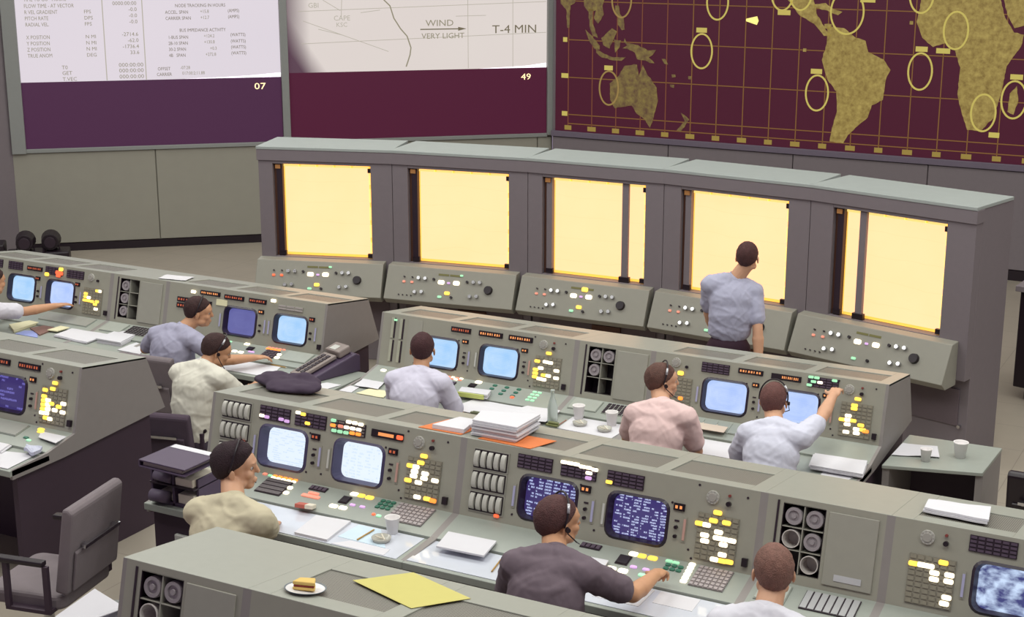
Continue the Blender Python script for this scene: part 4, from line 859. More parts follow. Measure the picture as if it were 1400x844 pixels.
sheet('manual', 'thick pale manual with a lime green spine, right of the dark haired man in white', 'book', [(-5.33, 9.15), (-5.36, 9.25), (-5.13, 9.28), (-5.10, 9.17)], DA + .028, .035, M_PAPER, layers=3, seed=9)
q = MB(); q.box((-.115, -.006, 0), (.115, .006, .032)); sp1 = q.build('spine', mat('lime_green', (196, 206, 120), .6), bpy.data.objects['manual'], loc=(-.01, -.062, -.002), rot=(0, 0, .08))
sheet('tray_board', 'white board carrying the ashtrays on the desk, left of the man in the pink shirt', 'board', [(-4.40, 8.90), (-4.41, 9.17), (-3.97, 9.17), (-3.985, 8.88)], DA, .008, M_PAPER)
sheet('paper_sheet', 'buff sheet on the sloping shelf between the pink shirted man and the reaching man', 'paper', [(-3.51, 9.22), (-3.54, 9.40), (-3.33, 9.40), (-3.31, 9.22)], .838, .003, M_PINKP)
bpy.data.objects['paper_sheet'].name = 'paper_sheet'
sheet('paper_sheet', 'white sheets spread between the pink shirted man and the reaching man', 'paper', [(-3.42, 8.90), (-3.50, 9.17), (-3.18, 9.17), (-3.10, 8.89)], DA, .003, M_PAPER, wav=.006, seed=5)
sheet('paper_stack', 'ragged stack of white printouts at the right end of the middle-row desk', 'paper', [(-2.62, 8.93), (-2.66, 9.16), (-2.32, 9.18), (-2.28, 8.93)], DA + .004, .032, M_PAPER, wav=.014, layers=4, seed=12)
sheet('paper_sheet', 'single white sheet sticking out from under the ragged printouts', 'paper', [(-2.54, 8.885), (-2.54, 8.96), (-2.34, 8.96), (-2.36, 8.885)], DA, .003, M_PAPER)
# near row, desks
sheet('paper_sheet', 'large white sheet at the front of the left near-row desk', 'paper', [(-7.00, 5.975), (-6.95, 6.15), (-6.56, 6.24), (-6.53, 5.98)], DB, .003, M_PAPER, wav=.004)
sheet('paper_stack', 'stack of white paper at the left frame edge of the near-row desk', 'paper', [(-7.25, 6.10), (-7.2, 6.26), (-6.80, 6.26), (-6.76, 6.14)], DB + .006, .016, M_PAPER, layers=2, seed=2)
sheet('paper_sheet', 'crumpled bluish tissue on the corner of the left near-row desk', 'tissue', [(-6.62, 6.20), (-6.66, 6.27), (-6.54, 6.27), (-6.51, 6.18)], DB + .004, .02, mat('tissue', (190, 192, 210), .8), wav=.04, seed=6)
sheet('paper_sheet', 'white card lying on the shelf beneath the amber lamps of the left console', 'paper', [(-6.67, 6.37), (-6.74, 6.47), (-6.53, 6.48), (-6.50, 6.34)], 1.137, .003, M_PAPER)
sheet('desk_chart', 'wide printed chart under glass on the desk with the white screens', 'chart', [(-4.97, 5.975), (-5.0, 6.262), (-3.86, 6.262), (-3.855, 5.975)], DB, .003, M_GLASSY)
sheet('desk_chart', 'wide printed chart under glass on the desk with the dark text screens', 'chart', [(-3.80, 5.99), (-3.80, 6.262), (-2.18, 6.262), (-2.18, 5.99)], DB, .003, M_GLASSY)
sheet('notepad', 'white writing pad on the desk beside the dark haired man with the headset', 'notepad', [(-4.485, 5.985), (-4.52, 6.23), (-4.31, 6.25), (-4.28, 5.985)], DB + .003, .014, M_PAPER)
sheet('paper_sheet', 'pale blue sheet right of the writing pad', 'paper', [(-4.27, 6.07), (-4.26, 6.25), (-4.12, 6.25), (-3.97, 6.06)], DB + .003, .002, mat('pale_blue_paper', (200, 218, 232), .7))
sheet('paper_sheet', 'white sheet right at the front edge of the desk, below the foam cup', 'paper', [(-4.25, 5.98), (-4.18, 6.055), (-3.94, 6.055), (-3.93, 5.98)], DB + .003, .002, M_PAPER)
sheet('card', 'thick white card lying before the paper drums, left of the charcoal shirted man', 'paper', [(-3.71, 6.13), (-3.75, 6.32), (-3.47, 6.33), (-3.44, 6.14)], 1.118, .010, M_PAPER)
sheet('paper_sheet', 'narrow white paper strip just right of the neck of the charcoal shirted man', 'paper', [(-3.07, 6.29), (-3.08, 6.36), (-2.86, 6.37), (-2.85, 6.30)], 1.128, .006, M_PAPER)
sheet('paper_sheet', 'white sheet beneath the forearm of the charcoal shirted man', 'paper', [(-2.80, 6.05), (-2.78, 6.24), (-2.56, 6.25), (-2.56, 6.05)], DB + .003, .002, M_PAPER)
sheet('paper_sheet', 'white sheet on the desk between the two near-row men on the right', 'paper', [(-2.52, 6.12), (-2.53, 6.255), (-2.33, 6.255), (-2.32, 6.12)], DB + .003, .002, M_PAPER)
sheet('paper_sheet', 'white notes on the desk behind the in-tray', 'paper', [(-5.15, 6.05), (-5.14, 6.24), (-4.99, 6.24), (-4.98, 6.03)], DB + .003, .003, M_PAPER, wav=.01)
# on the sloping tops
def on_top(name, label, cat, pts, th, m, row='B', **k): return sheet(name, label, cat, pts, 0, th, m, row=row, **k)
on_top('folder', 'orange folder under the white notebook on the near-row console top', 'folder', [(-4.115, .03), (-4.10, .33), (-3.87, .33), (-3.85, .03)], .003, M_ORANGE)
on_top('folder', 'orange folder sticking out on the right beneath the thick paper pile', 'folder', [(-3.74, .02), (-3.72, .28), (-3.40, .27), (-3.42, .0)], .003, M_ORANGE)
on_top('notebook', 'white spiral notebook left of the thick paper pile', 'notebook', [(-4.04, .05), (-4.035, .34), (-3.93, .34), (-3.85, .06)], .022, M_PAPER, seed=3)
bpy.data.objects['notebook'].location.z += .004
o = on_top('paper_stack', 'thick pile of white paper on the near-row console top', 'paper', [(-3.80, .055), (-3.885, .31), (-3.60, .46), (-3.53, .055)], .085, M_PAPER, layers=9, seed=21); o.location.z += .005
on_top('paper_stack', 'folded white printouts on the console top at the right edge of the frame', 'paper', [(-1.43, .16), (-1.45, .34), (-1.17, .40), (-1.13, .13)], .022, M_PAPER, layers=2, wav=.012, seed=7)
on_top('paper_sheet', 'bright yellow sheet on the rear-row console top in the foreground', 'paper', [(-3.084, .327), (-2.957, .566), (-2.621, .432), (-2.736, .191)], .0015, M_YELLOW, row='C', wav=.002)
def small(name, label, cat, X, Y, z, rz=0.0, group=None): return thing(name, label, cat, (X, Y, z), rz, group)
# jacket thrown over the console top
def blob(name, label, cat, pts, m, group=None, amp=.018, res=.016, seed=0, parent=None, loc=None):
    bm = bmesh.new()
    for (c, r) in pts:
        g = bmesh.ops.create_icosphere(bm, subdivisions=3, radius=1.0)
        bmesh.ops.transform(bm, matrix=Matrix.Translation(c) @ Matrix.Diagonal((r[0], r[1], r[2], 1)), verts=g['verts'])
    me = bpy.data.meshes.new(name); bm.to_mesh(me); bm.free()
    return remesh(me, name, m, res, amp, seed)
def remesh(me, name, m, res, amp=0.0, seed=0, smooth=4, fn=None):
    o = bpy.data.objects.new('t', me); COL.objects.link(o)
    r = o.modifiers.new('r', 'REMESH'); r.mode = 'VOXEL'; r.voxel_size = res; r.use_smooth_shade = True
    s_ = o.modifiers.new('s', 'SMOOTH'); s_.iterations = smooth; s_.factor = .5
    bpy.context.view_layer.update()
    out = bpy.data.meshes.new_from_object(o.evaluated_get(bpy.context.evaluated_depsgraph_get()))
    bpy.data.objects.remove(o); out.name = name; out.materials.clear(); out.materials.append(m)
    if amp or fn:
        for v in out.vertices:
            n_ = v.normal; c = v.co
            d = fn(c) if fn else noise.noise(c * 9 + Vector((seed, 0, 0))) * .6 + noise.noise(c * 22 + Vector((0, seed, 0))) * .4
            v.co = c + n_ * (d * amp)
    out.polygons.foreach_set('use_smooth', [True] * len(out.polygons))
    out.update(); return out
j0 = surf('B', -5.23, .38)
jm = blob('jacket', '', '', [(Vector((-.13, .03, .035)), (.13, .10, .04)), (Vector((.0, -.01, .03)), (.14, .13, .035)), (Vector((.12, .0, .03)), (.10, .10, .035)), (Vector((.04, .09, .04)), (.14, .05, .045)), (Vector((-.20, .08, .025)), (.07, .07, .03))], mat('jacket_cloth', (62, 48, 66), .9, var=.1), amp=.02, res=.011, seed=3)
for v in jm.vertices: v.co.z = max(v.co.z, 0.004 - v.co.y * .14)
jk = bpy.data.objects.new('jacket', jm); link(jk); jk.location = j0; tag(jk, 'dark jacket thrown over the left end of the near-row console top', 'jacket')
# cups
def cup_me(h, r0, r1, nm='cup'):
    q = MB(); q.lathe([(r0, 0), (r1, h - .003), (r1 + .003, h), (r1 - .001, h), (r1 - .003, h - .005), (r0 - .002, .004), (0, .004)], 24); return q.mesh('cup', M_CUP, True)
CUP = cup_me(.085, .027, .037)
def cup(label, X, Y, z, s=1.0, group=None):
    o = put('cup', CUP, None, (X, Y, z), scale=(s, s, s)); return tag(o, label, 'cup', group)
cup('white foam cup on the near-row desk, in front of the rose keyboard', -4.045, 6.245, DB + .004, 1.05)
cup('white paper cup left of the ashtrays, nearer the bottle', -4.357, 9.15, DA + .008, 1.15)
cup('white paper cup close to the left shoulder of the man in the pink shirt', -4.095, 9.13, DA + .008, 1.15)
# side table
q = MB()
TZ = .76
tb = small('side_table', 'low grey open-fronted table with papers and cups, right of the middle row', 'table', -1.95, 9.70, 0)
def tw(x, y): return (x + 1.95, y - 9.70)
q.plate([tw(-2.262, 9.325), tw(-1.655, 9.485), tw(-1.635, 10.02), tw(-2.25, 10.0)], .735, TZ); q.build('table_top', M_SHELF, tb, bevel=.004)
q = MB(); q.plate([tw(-1.70, 9.50), tw(-1.655, 9.512), tw(-1.637, 10.01), tw(-1.69, 10.01)], .0, .735); q.build('side_panel', M_SIDE, tb)
q = MB(); q.plate([tw(-2.262, 9.35), tw(-2.22, 9.36), tw(-2.21, 9.99), tw(-2.25, 9.99)], .0, .735); q.build('side_panel', M_SIDE, tb)
q = MB(); q.plate([tw(-2.22, 9.96), tw(-1.69, 9.98), tw(-1.69, 10.0), tw(-2.22, 9.99)], .0, .735); q.build('back_panel', M_BASE, tb)
sheet('paper_stack', 'white papers scattered on the low side table', 'paper', [(-2.25, 9.52), (-2.24, 9.78), (-2.02, 9.82), (-1.96, 9.62)], TZ, .006, M_PAPER, wav=.012, layers=2, seed=17)
cup('tall paper cup with a pale lid on the low side table', -1.846, 9.71, TZ, 1.25)
cup('short clear-looking cup in front of the papers on the side table', -2.03, 9.535, TZ, 1.0)
# bottle, ashtrays, clip, pencils
bt = MB(); bt.lathe([(.034, 0), (.036, .01), (.036, .12), (.026, .165), (.014, .20), (.0125, .235), (.015, .24), (.015, .25), (0, .25)], 24)
bo = bt.build('bottle', mat('bottle_glass', (214, 224, 218), .15, var=0, trans=.5), loc=(-4.475, 8.975, DA + .002), smooth=True); tag(bo, 'clear pale green glass bottle standing on the middle-row desk', 'bottle')
def ashtray(label, X, Y, z):
    q = MB(); q.lathe([(.045, 0), (.052, .022), (.046, .022), (.038, .008), (0, .008)], 20); o = q.build('ashtray', mat('ashtray_glass', (178, 176, 168), .2, var=.05), loc=(X, Y, z), smooth=True); tag(o, label, 'ashtray')
    q = MB(); q.cyl((-.01, .02, .026), (.04, -.03, .024), .004, n=8); q.cyl((.01, .0, .014), (-.03, -.01, .024), .004, n=8); q.build('cigarette_end', M_PAPERW, o)
ashtray('ashtray on the white board next to the bottle and the left paper cup', -4.29, 9.03, DA + .009)
ashtray('ashtray on the white board nearest the man in the pink shirt', -4.09, 9.00, DA + .009)
ashtray('small ashtray on the charted glass between the foam cup and the desk edge', -4.04, 6.13, DB + .004)
def pencil(label, a, b_, z, m=M_WOOD):
    a = Vector((a[0], a[1], z + .005)); b_ = Vector((b_[0], b_[1], z + .005)); d = (b_ - a).normalized(); c = (a + b_) / 2
    q = MB(); q.cyl(a - c, b_ - c, .004, n=6); o = q.build('pencil', m, loc=c); tag(o, label, 'pencil')
    q = MB(); q.cyl(b_ - c, b_ - c + d * .014, .004, .0005, 6); q.build('tip', M_PAPERW, o)
pencil('pencil on the pale blue sheet of the near-row desk', (-4.15, 6.07), (-4.145, 6.22), DB + .006)
pencil('yellow pencil on the charted glass left of the charcoal shirted man', (-3.35, 6.06), (-3.38, 6.22), DB + .004)
pencil('red-brown pencil right of the clear bottle', (-4.41, 8.895), (-4.41, 9.06), DA + .010, mat('pencil_brown', (150, 96, 80), .6))
pencil('yellow pencil lying in front of the light blue screen by the reaching grey sleeve', (-7.05, 9.19), (-6.90, 9.18), DA + .003)
q = MB(); q.box((-.06, -.012, 0), (.06, .012, .012)); q.cyl((-.04, 0, .012), (.04, 0, .012), .009, n=10)
o = q.build('bulldog_clip', mat('clip_green', (112, 118, 92), .4), loc=(-5.03, 8.91, DA + .004), bevel=.002); tag(o, 'grey-green clip on the front edge of the spread chart', 'clip')
q = MB(); q.box((-.045, -.022, 0), (.045, .022, .012)); q.cyl((-.03, 0, .02), (.045, .006, .018), .012, n=10)
o = q.build('spectacle_case', mat('case_olive', (112, 116, 72), .5), loc=(-4.44, 8.905, DA + .016), bevel=.003); tag(o, 'small olive and black case at the foot of the bottle', 'case')
q = MB(); q.box((-.048, -.028, 0), (.048, .028, .022)); o = q.build('cigarette_pack', M_REDB, loc=(-4.62, 6.265, 1.112), rot=(-.2, 0, .15), bevel=.003); tag(o, 'crushed red pack on the edge of the shelf, above the writing pad', 'pack')
q = MB(); q.box((.0, -.03, .0), (.046, .026, .0235)); q.build('wrapper', M_PAPERW, o, bevel=.004, loc=(.012, 0, 0))
# plate with the sandwich
pz = surf('C', -3.155, .115)
pl = thing('plate', 'white plate with a grey rim holding a toasted sandwich half', 'plate', tuple(pz)); pl.rotation_euler = (TT, 0, 0)
q = MB(); q.lathe([(.045, 0), (.078, .010), (.079, .012), (.072, .010), (.045, .004), (0, .004)], 32); q.build('dish', mat('china', (226, 224, 226), .25, var=.02), pl, smooth=True)
q = MB(); q.lathe([(.074, .0112), (.079, .0133), (.080, .0125), (.0785, .0098)], 32, caps=False); q.build('rim_band', mat('rim_grey', (104, 112, 118), .4), pl, smooth=True)
sw = thing('sandwich', 'toasted sandwich half with red filling on the plate', 'sandwich', tuple(pz + TN * .007)); sw.rotation_euler = (TT, 0, .35)
tri = [(-.045, -.02), (.045, -.03), (.03, .035), (-.03, .035)]
for nm, z0, z1, sc_, m_ in (('bread_slice', 0, .012, 1, mat('toast', (216, 182, 104), .8, var=.15)), ('filling', .012, .020, .95, mat('filling', (140, 52, 44), .6, var=.2)), ('bread_slice', .020, .034, 1, MC.get('toast'))):
    q = MB(); q.plate([(x * sc_, y * sc_) for x, y in tri], z0, z1); q.build(nm, m_ or MC['toast'], sw, bevel=.004)
# in-tray with the violet binder on it
tr = small('letter_tray', 'dark two-tier letter tray crammed with papers at the left end of the near-row desk', 'tray', -5.29, 6.05, DB)
q = MB(); q.box((-.17, -.05, .0), (.14, .17, .02)); q.box((-.17, -.05, .0), (-.155, .17, .24)); q.box((-.02, -.05, .0), (-.005, .17, .24)); q.box((.125, -.02, .0), (.14, .17, .17)); q.build('frame', M_BINDER, tr, bevel=.002)
q = MB(); q.box((-.17, -.06, .115), (.14, .17, .125)); q.box((-.17, -.06, .24), (.12, .17, .25)); q.build('shelf', M_DARK, tr, bevel=.002)
q = MB(); q.box((-.14, -.03, .02), (-.03, .15, .06)); q.box((.01, -.04, .02), (.12, .15, .075)); q.box((-.14, -.02, .125), (-.03, .15, .165)); q.box((.0, -.045, .125), (.12, .16, .17)); q.build('papers', [M_PAPERW], tr, bevel=.004)
q = MB(); q.cyl((-.15, -.07, .05), (-.04, -.06, .05), .035, n=12); q.cyl((-.13, -.05, .165), (-.02, -.05, .16), .03, n=12); q.build('rolled_bag', mat('bag_violet', (96, 84, 104), .6), tr, smooth=True)
bn = small('ring_binder', 'dark violet ring binder with a white label strip, on top of the letter tray', 'binder', -5.235, 5.985, DB + .262)
bn.rotation_euler = (-.03, 0.03, .02)
q = MB(); q.box((-.155, -.15, 0), (.155, .15, .008)); q.box((-.155, -.15, .035), (.155, .15, .043)); q.box((-.155, -.15, 0), (-.148, .15, .043)); q.build('cover', M_BINDER, bn, bevel=.002)
q = MB(); q.box((-.135, -.135, .010), (.125, .135, .033)); q.build('pages', mat('page_dim', (150, 140, 140), .8), bn)
q = MB(); q.box((-.14, .095, .0435), (.15, .145, .0455)); q.build('label_strip', M_PAPER, bn)
bt_ = small('small_table', 'dark small table filling the aisle gap between the two middle-row blocks', 'table', -6.48, 9.10, 0)
q = MB(); q.box((-.22, -.28, .755), (.22, .28, .785)); q.build('table_top', M_SHELF, bt_, bevel=.004)
for sx in (-1, 1):
    for sy in (-1, 1): q = MB(); q.box((sx * .19 - .02, sy * .25 - .02, 0), (sx * .19 + .02, sy * .25 + .02, .755)); q.build('leg', M_BASE, bt_)
sheet('paper_sheet', 'white sheet hanging off the small aisle table, between jacket and telephone', 'paper', [(-6.48, 8.86), (-6.40, 9.02), (-6.27, 9.02), (-6.32, 8.84)], DA, .003, M_PAPER, wav=.003)
# telephone key panel on its dark stand
ph = small('key_telephone', 'grey sloping telephone key unit with rows of dark keys, beside the jacket', 'telephone', -6.58, 9.22, DA, -.30)
q = MB(); q.prism([(-.26, 0), (.24, 0), (.24, .13), (.20, .15), (-.26, .030)], -.02, .17); q.build('stand', M_BINDER, ph, bevel=.01)
pm_ = Matrix.Translation((.04, -.28, .035)) @ Matrix.Rotation(math.atan2(.125, .46), 4, 'X') @ Matrix.Diagonal((.85, .76, 1, 1))
q = MB(); q.box((-.085, 0, 0), (.085, .46, .028), pm_); q.build('key_panel', mat('phone_grey', (136, 124, 120), .5), ph, bevel=.006)
q = MB()
for sx in (-.055, .012):
    for k in range(8): q.box((sx, .05 + .047 * k, .028), (sx + .042, .05 + .047 * k + .036, .034), pm_)
q.build('keys', M_DARK, ph)['kind'] = 'stuff'
q = MB(); q.box((-.10, .48, -.01), (.10, .64, .05), pm_); q.build('top_box', MC['phone_grey'], ph, bevel=.012)
q = MB(); q.box((-.05, .50, .05), (.03, .58, .053), pm_); q.build('name_card', M_WHITEPL, ph)

# ------------------------------------------------------------------ chairs
def chair(label, X, Y, z, rz, bk=.88, m=M_CHAIR, seat_h=.46, arms=True, group=None):
    """padded office arm chair facing local +Y"""
    t = thing('office_chair', label, 'chair', (X, Y, z), rz, group)
    q = MB(); q.plate(rr(-.25, -.22, .25, .26, .06), seat_h - .08, seat_h); q.build('seat', m, t, bevel=.02)
    q = MB(); T = Matrix.Translation((0, -.26, seat_h + .02)) @ Matrix.Rotation(math.radians(9), 4, 'X')
    h = bk - seat_h; q.prism([(-.035, 0), (.04, 0), (.035, h - .01), (.0, h), (-.03, h - .02)], -.25, .25, T); q.build('backrest', m, t, bevel=.015)
    q = MB(); q.prism([(-.05, .02), (-.036, .02), (-.036, h * .5), (-.05, h * .48)], -.21, .21, T); q.build('back_shell', m, t, bevel=.004)
    q = MB(); q.box((-.17, -.075, h * .52), (.17, -.06, h * .52 + .02), T); q.box((-.15, -.065, h * .5), (-.13, -.04, h * .56), T); q.box((.13, -.065, h * .5), (.15, -.04, h * .56), T); q.build('chrome_bar', M_CHROME, t)
    for s_ in (-1, 1):
        if arms:
            q = MB(); q.box((s_ * .29 - .025, -.20, seat_h + .19), (s_ * .29 + .025, .12, seat_h + .22)); q.build('armrest', M_BLACK, t, bevel=.008)
            q = MB(); q.box((s_ * .29 - .012, .02, seat_h - .06), (s_ * .29 + .012, .05, seat_h + .19)); q.box((s_ * .29 - .012, -.22, seat_h - .06), (s_ * .29 + .012, -.19, seat_h + .19)); q.box((min(s_ * .2, s_ * .30), -.22, seat_h - .08), (max(s_ * .2, s_ * .30), .05, seat_h - .06)); q.build('arm_bracket', M_BASE, t)
    q = MB(); q.cyl((0, 0, .09), (0, 0, seat_h - .08), .03); q.build('column', M_CHROME, t)
    for k in range(4):
        a = PI / 4 + k * PI / 2
        q = MB(); q.tube([(0, 0, .10), (.15 * math.cos(a), .15 * math.sin(a), .085), (.27 * math.cos(a), .27 * math.sin(a), .05)], .016); q.cyl((.27 * math.cos(a) - .01, .27 * math.sin(a), .024), (.27 * math.cos(a) + .01, .27 * math.sin(a), .024), .024, n=12); q.build('leg', M_BASE, t)
    return t
chair('empty grey arm chair with a chrome back bar in the lower left corner', -5.83, 5.54, .30, math.radians(101), bk=.95)
chair('dark backed chair of the white shirted man in the aisle', -7.08, 8.10, 0, math.radians(14), bk=.80, m=M_CHAIRD)
chair('chair with a light edged back behind the grey shirted man', -7.78, 8.86, 0, math.radians(6), bk=.93, m=M_CHAIR)
for lab, X, Y, z, r_ in (('chair under the dark haired man in the plain white shirt, middle row', -5.36, 8.50, 0, 12), ('chair under the man in the pink shirt', -3.55, 8.50, 0, -18), ('chair under the man reaching up', -2.78, 8.50, 0, -5),
                    ('chair under the dark haired man with the headset in the near row', -4.52, 5.42, .30, -20), ('chair under the man in the charcoal shirt', -2.80, 5.48, .30, -8), ('chair under the man at the bottom edge of the picture', -1.80, 5.40, .30, 10), ('chair under the man at the left frame edge', -9.72, 8.55, 0, -20)):
    chair(lab, X, Y, z, math.radians(r_), bk=.76, arms=False)
chair('black chair back at the right frame edge, beside the low side table', -1.22, 9.62, 0, 0, bk=.86, m=M_BLACK, arms=False)
# cabinet in the far right corner
q = small('equipment_cart', 'dark equipment cart standing beyond the plotting boards at the right frame edge', 'cart', -1.55, 13.9, 0)
b = MB(); b.plate([(-.62, -.35), (.55, -.6), (.6, .3), (-.55, .35)], .12, 1.0); b.build('body', M_BLACK, q, bevel=.01)
b = MB(); b.plate([(-.66, -.39), (.58, -.64), (.63, .33), (-.58, .38)], 1.0, 1.05); b.build('top_plate', M_CAB, q, bevel=.004)
for wx, wy in ((-.5, -.28), (.45, -.5), (.5, .2), (-.45, .25)):
    b = MB(); b.cyl((wx - .02, wy, .06), (wx + .02, wy, .06), .06, n=12); b.build('castor', M_DARK, q)
# black cases and cameras on the floor by the left wall
for lab, s, dpt, hh, hd in (('black camera on a low case at the foot of the left wall', -1.22, .80, .20, 1), ('black lamp head on a case between the camera and the frame edge', -1.50, 1.0, .24, 1), ('low black equipment case at the far left behind the consoles', -1.95, 1.0, .36, 0)):
    P_ = WL_O + WL_D * s + WL_N * dpt
    q = small('equipment_case', lab, 'case', P_.x, P_.y, 0, PHI)
    b = MB(); b.box((-.22 if hd else -.5, -.16, 0), (.22, .16, hh)); b.build('body', M_BLACK, q, bevel=.02)
    if hd:
        b = MB(); b.cyl((0, -.10, hh + .11), (0, .12, hh + .11), .10, .12, 18); b.cyl((0, -.13, hh + .11), (0, -.10, hh + .11), .07, n=16, mi=1); b.box((-.03, -.02, hh), (.03, .04, hh + .05)); b.build('camera_head', [M_BLACK, M_DARK], q, bevel=.004)
    b = MB(); b.tube([(-.1, 0, hh), (-.1, 0, hh + .05), (.1, 0, hh + .05), (.1, 0, hh)], .01); b.build('handle', M_DARK, q)
q = small('waste_bin', 'bin heaped with white paper left of the rear-row cabinet', 'bin', -5.13, 5.22, .30)
b = MB(); b.lathe([(.15, 0), (.20, .50), (.19, .50), (.14, .01), (0, .01)], 20); b.build('bin_body', M_TRIM, q, smooth=True)
for k, (ax, ay, az, rx_) in enumerate(((-.05, .0, .50, .3), (.06, .10, .53, -.35), (.02, -.12, .49, .2))):
    b = MB(); b.plate([(-.15, -.12), (.14, -.13), (.15, .12), (-.12, .13)], 0, .004); b.build('paper', M_PAPER, q, loc=(ax, ay, az), rot=(rx_, .25 * (-1) ** k, k * .8))

# ------------------------------------------------------------------ people
def ico(bm, M):
    g = bmesh.ops.create_icosphere(bm, subdivisions=3, radius=1.0); bmesh.ops.transform(bm, matrix=M, verts=g['verts'])
def frame(up, right):
    up = up.normalized(); r = (right - up * right.dot(up)).normalized(); f = up.cross(r)   # right, forward, up
    return Matrix((r, f, up)).transposed().to_4x4()
def ell(bm, c, R, rad): ico(bm, Matrix.Translation(c) @ R @ Matrix.Diagonal(tuple(rad) + (1,)))
def cap(bm, a, b_, r0, r1, n=14, flat=1.0, flatdir=None):
    """tapered limb with round ends"""
    a, b_ = Vector(a), Vector(b_); d = b_ - a; L = d.length
    if L < 1e-5: return
    d.normalize(); x = (flatdir - d * flatdir.dot(d)).normalized() if flatdir is not None else d.orthogonal().normalized(); y = d.cross(x)
    prof = []
    for k in range(1, 5): t = PI / 2 * k / 4; prof.append((-r0 * math.cos(t), r0 * math.sin(t)))
    for k in range(0, 4): t = PI / 2 * k / 4; prof.append((L + r1 * math.sin(t), r1 * math.cos(t)))
    rings = [[bm.verts.new(a + d * z + (x * math.cos(2 * PI * i / n) * flat + y * math.sin(2 * PI * i / n)) * r) for i in range(n)] for z, r in prof]
    p0 = bm.verts.new(a - d * r0); p1 = bm.verts.new(b_ + d * r1)
    for i in range(n):
        j = (i + 1) % n; bm.faces.new((p0, rings[0][j], rings[0][i])); bm.faces.new((p1, rings[-1][i], rings[-1][j]))
        for k in range(len(rings) - 1): bm.faces.new((rings[k][i], rings[k][j], rings[k + 1][j], rings[k + 1][i]))
def ik(S_, T, l1, l2, pole):
    d = T - S_; D = min(d.length, (l1 + l2) * .995); d.normalize(); T = S_ + d * D
    a = (l1 * l1 - l2 * l2 + D * D) / (2 * D); h = math.sqrt(max(0, l1 * l1 - a * a))
    p = (pole - d * pole.dot(d)).normalized(); return S_ + d * a + p * h, T
M_SKIN = mat('skin', (206, 158, 128), .55, var=.06, scale=25)
M_SKIN2 = mat('skin_tan', (196, 146, 112), .55, var=.06, scale=25)
M_EYE = mat('eye_white', (190, 176, 168), .3, var=0); M_IRIS = mat('iris', (60, 44, 36), .3, var=0)
M_HSET = mat('headset_metal', (190, 190, 196), .3, .5)
def cloth(name, col, stripe=0.0):
    return mat(name, col, .85, var=.035, scale=5, bump=.15, bscale=22)
def wrinkle(seed, R, c0):
    Ri = R.to_3x3().inverted()
    def f(c):
        l = Ri @ (c - c0)
        a = noise.noise(Vector((l.x * 8 + seed, l.y * 8, l.z * 4)))
        b_ = noise.noise(Vector((l.x * 6 + l.z * 11, l.z * 3 - l.x * 5 + seed, l.y * 6)))
        c_ = noise.noise(Vector((l.x * 13 - l.z * 9 + seed, l.z * 8, l.y * 9)))
        d_ = noise.noise(Vector((l.x * 24 + l.z * 10, l.z * 9 - l.x * 7 + seed, l.y * 20)))
        return a * .18 + max(0, 1 - abs(b_) * 5) * .42 + max(0, 1 - abs(c_) * 4) * .30 + max(0, 1 - abs(d_) * 4) * .22
    return f
def rebase(me, loc): me.transform(Matrix.Translation(-loc))
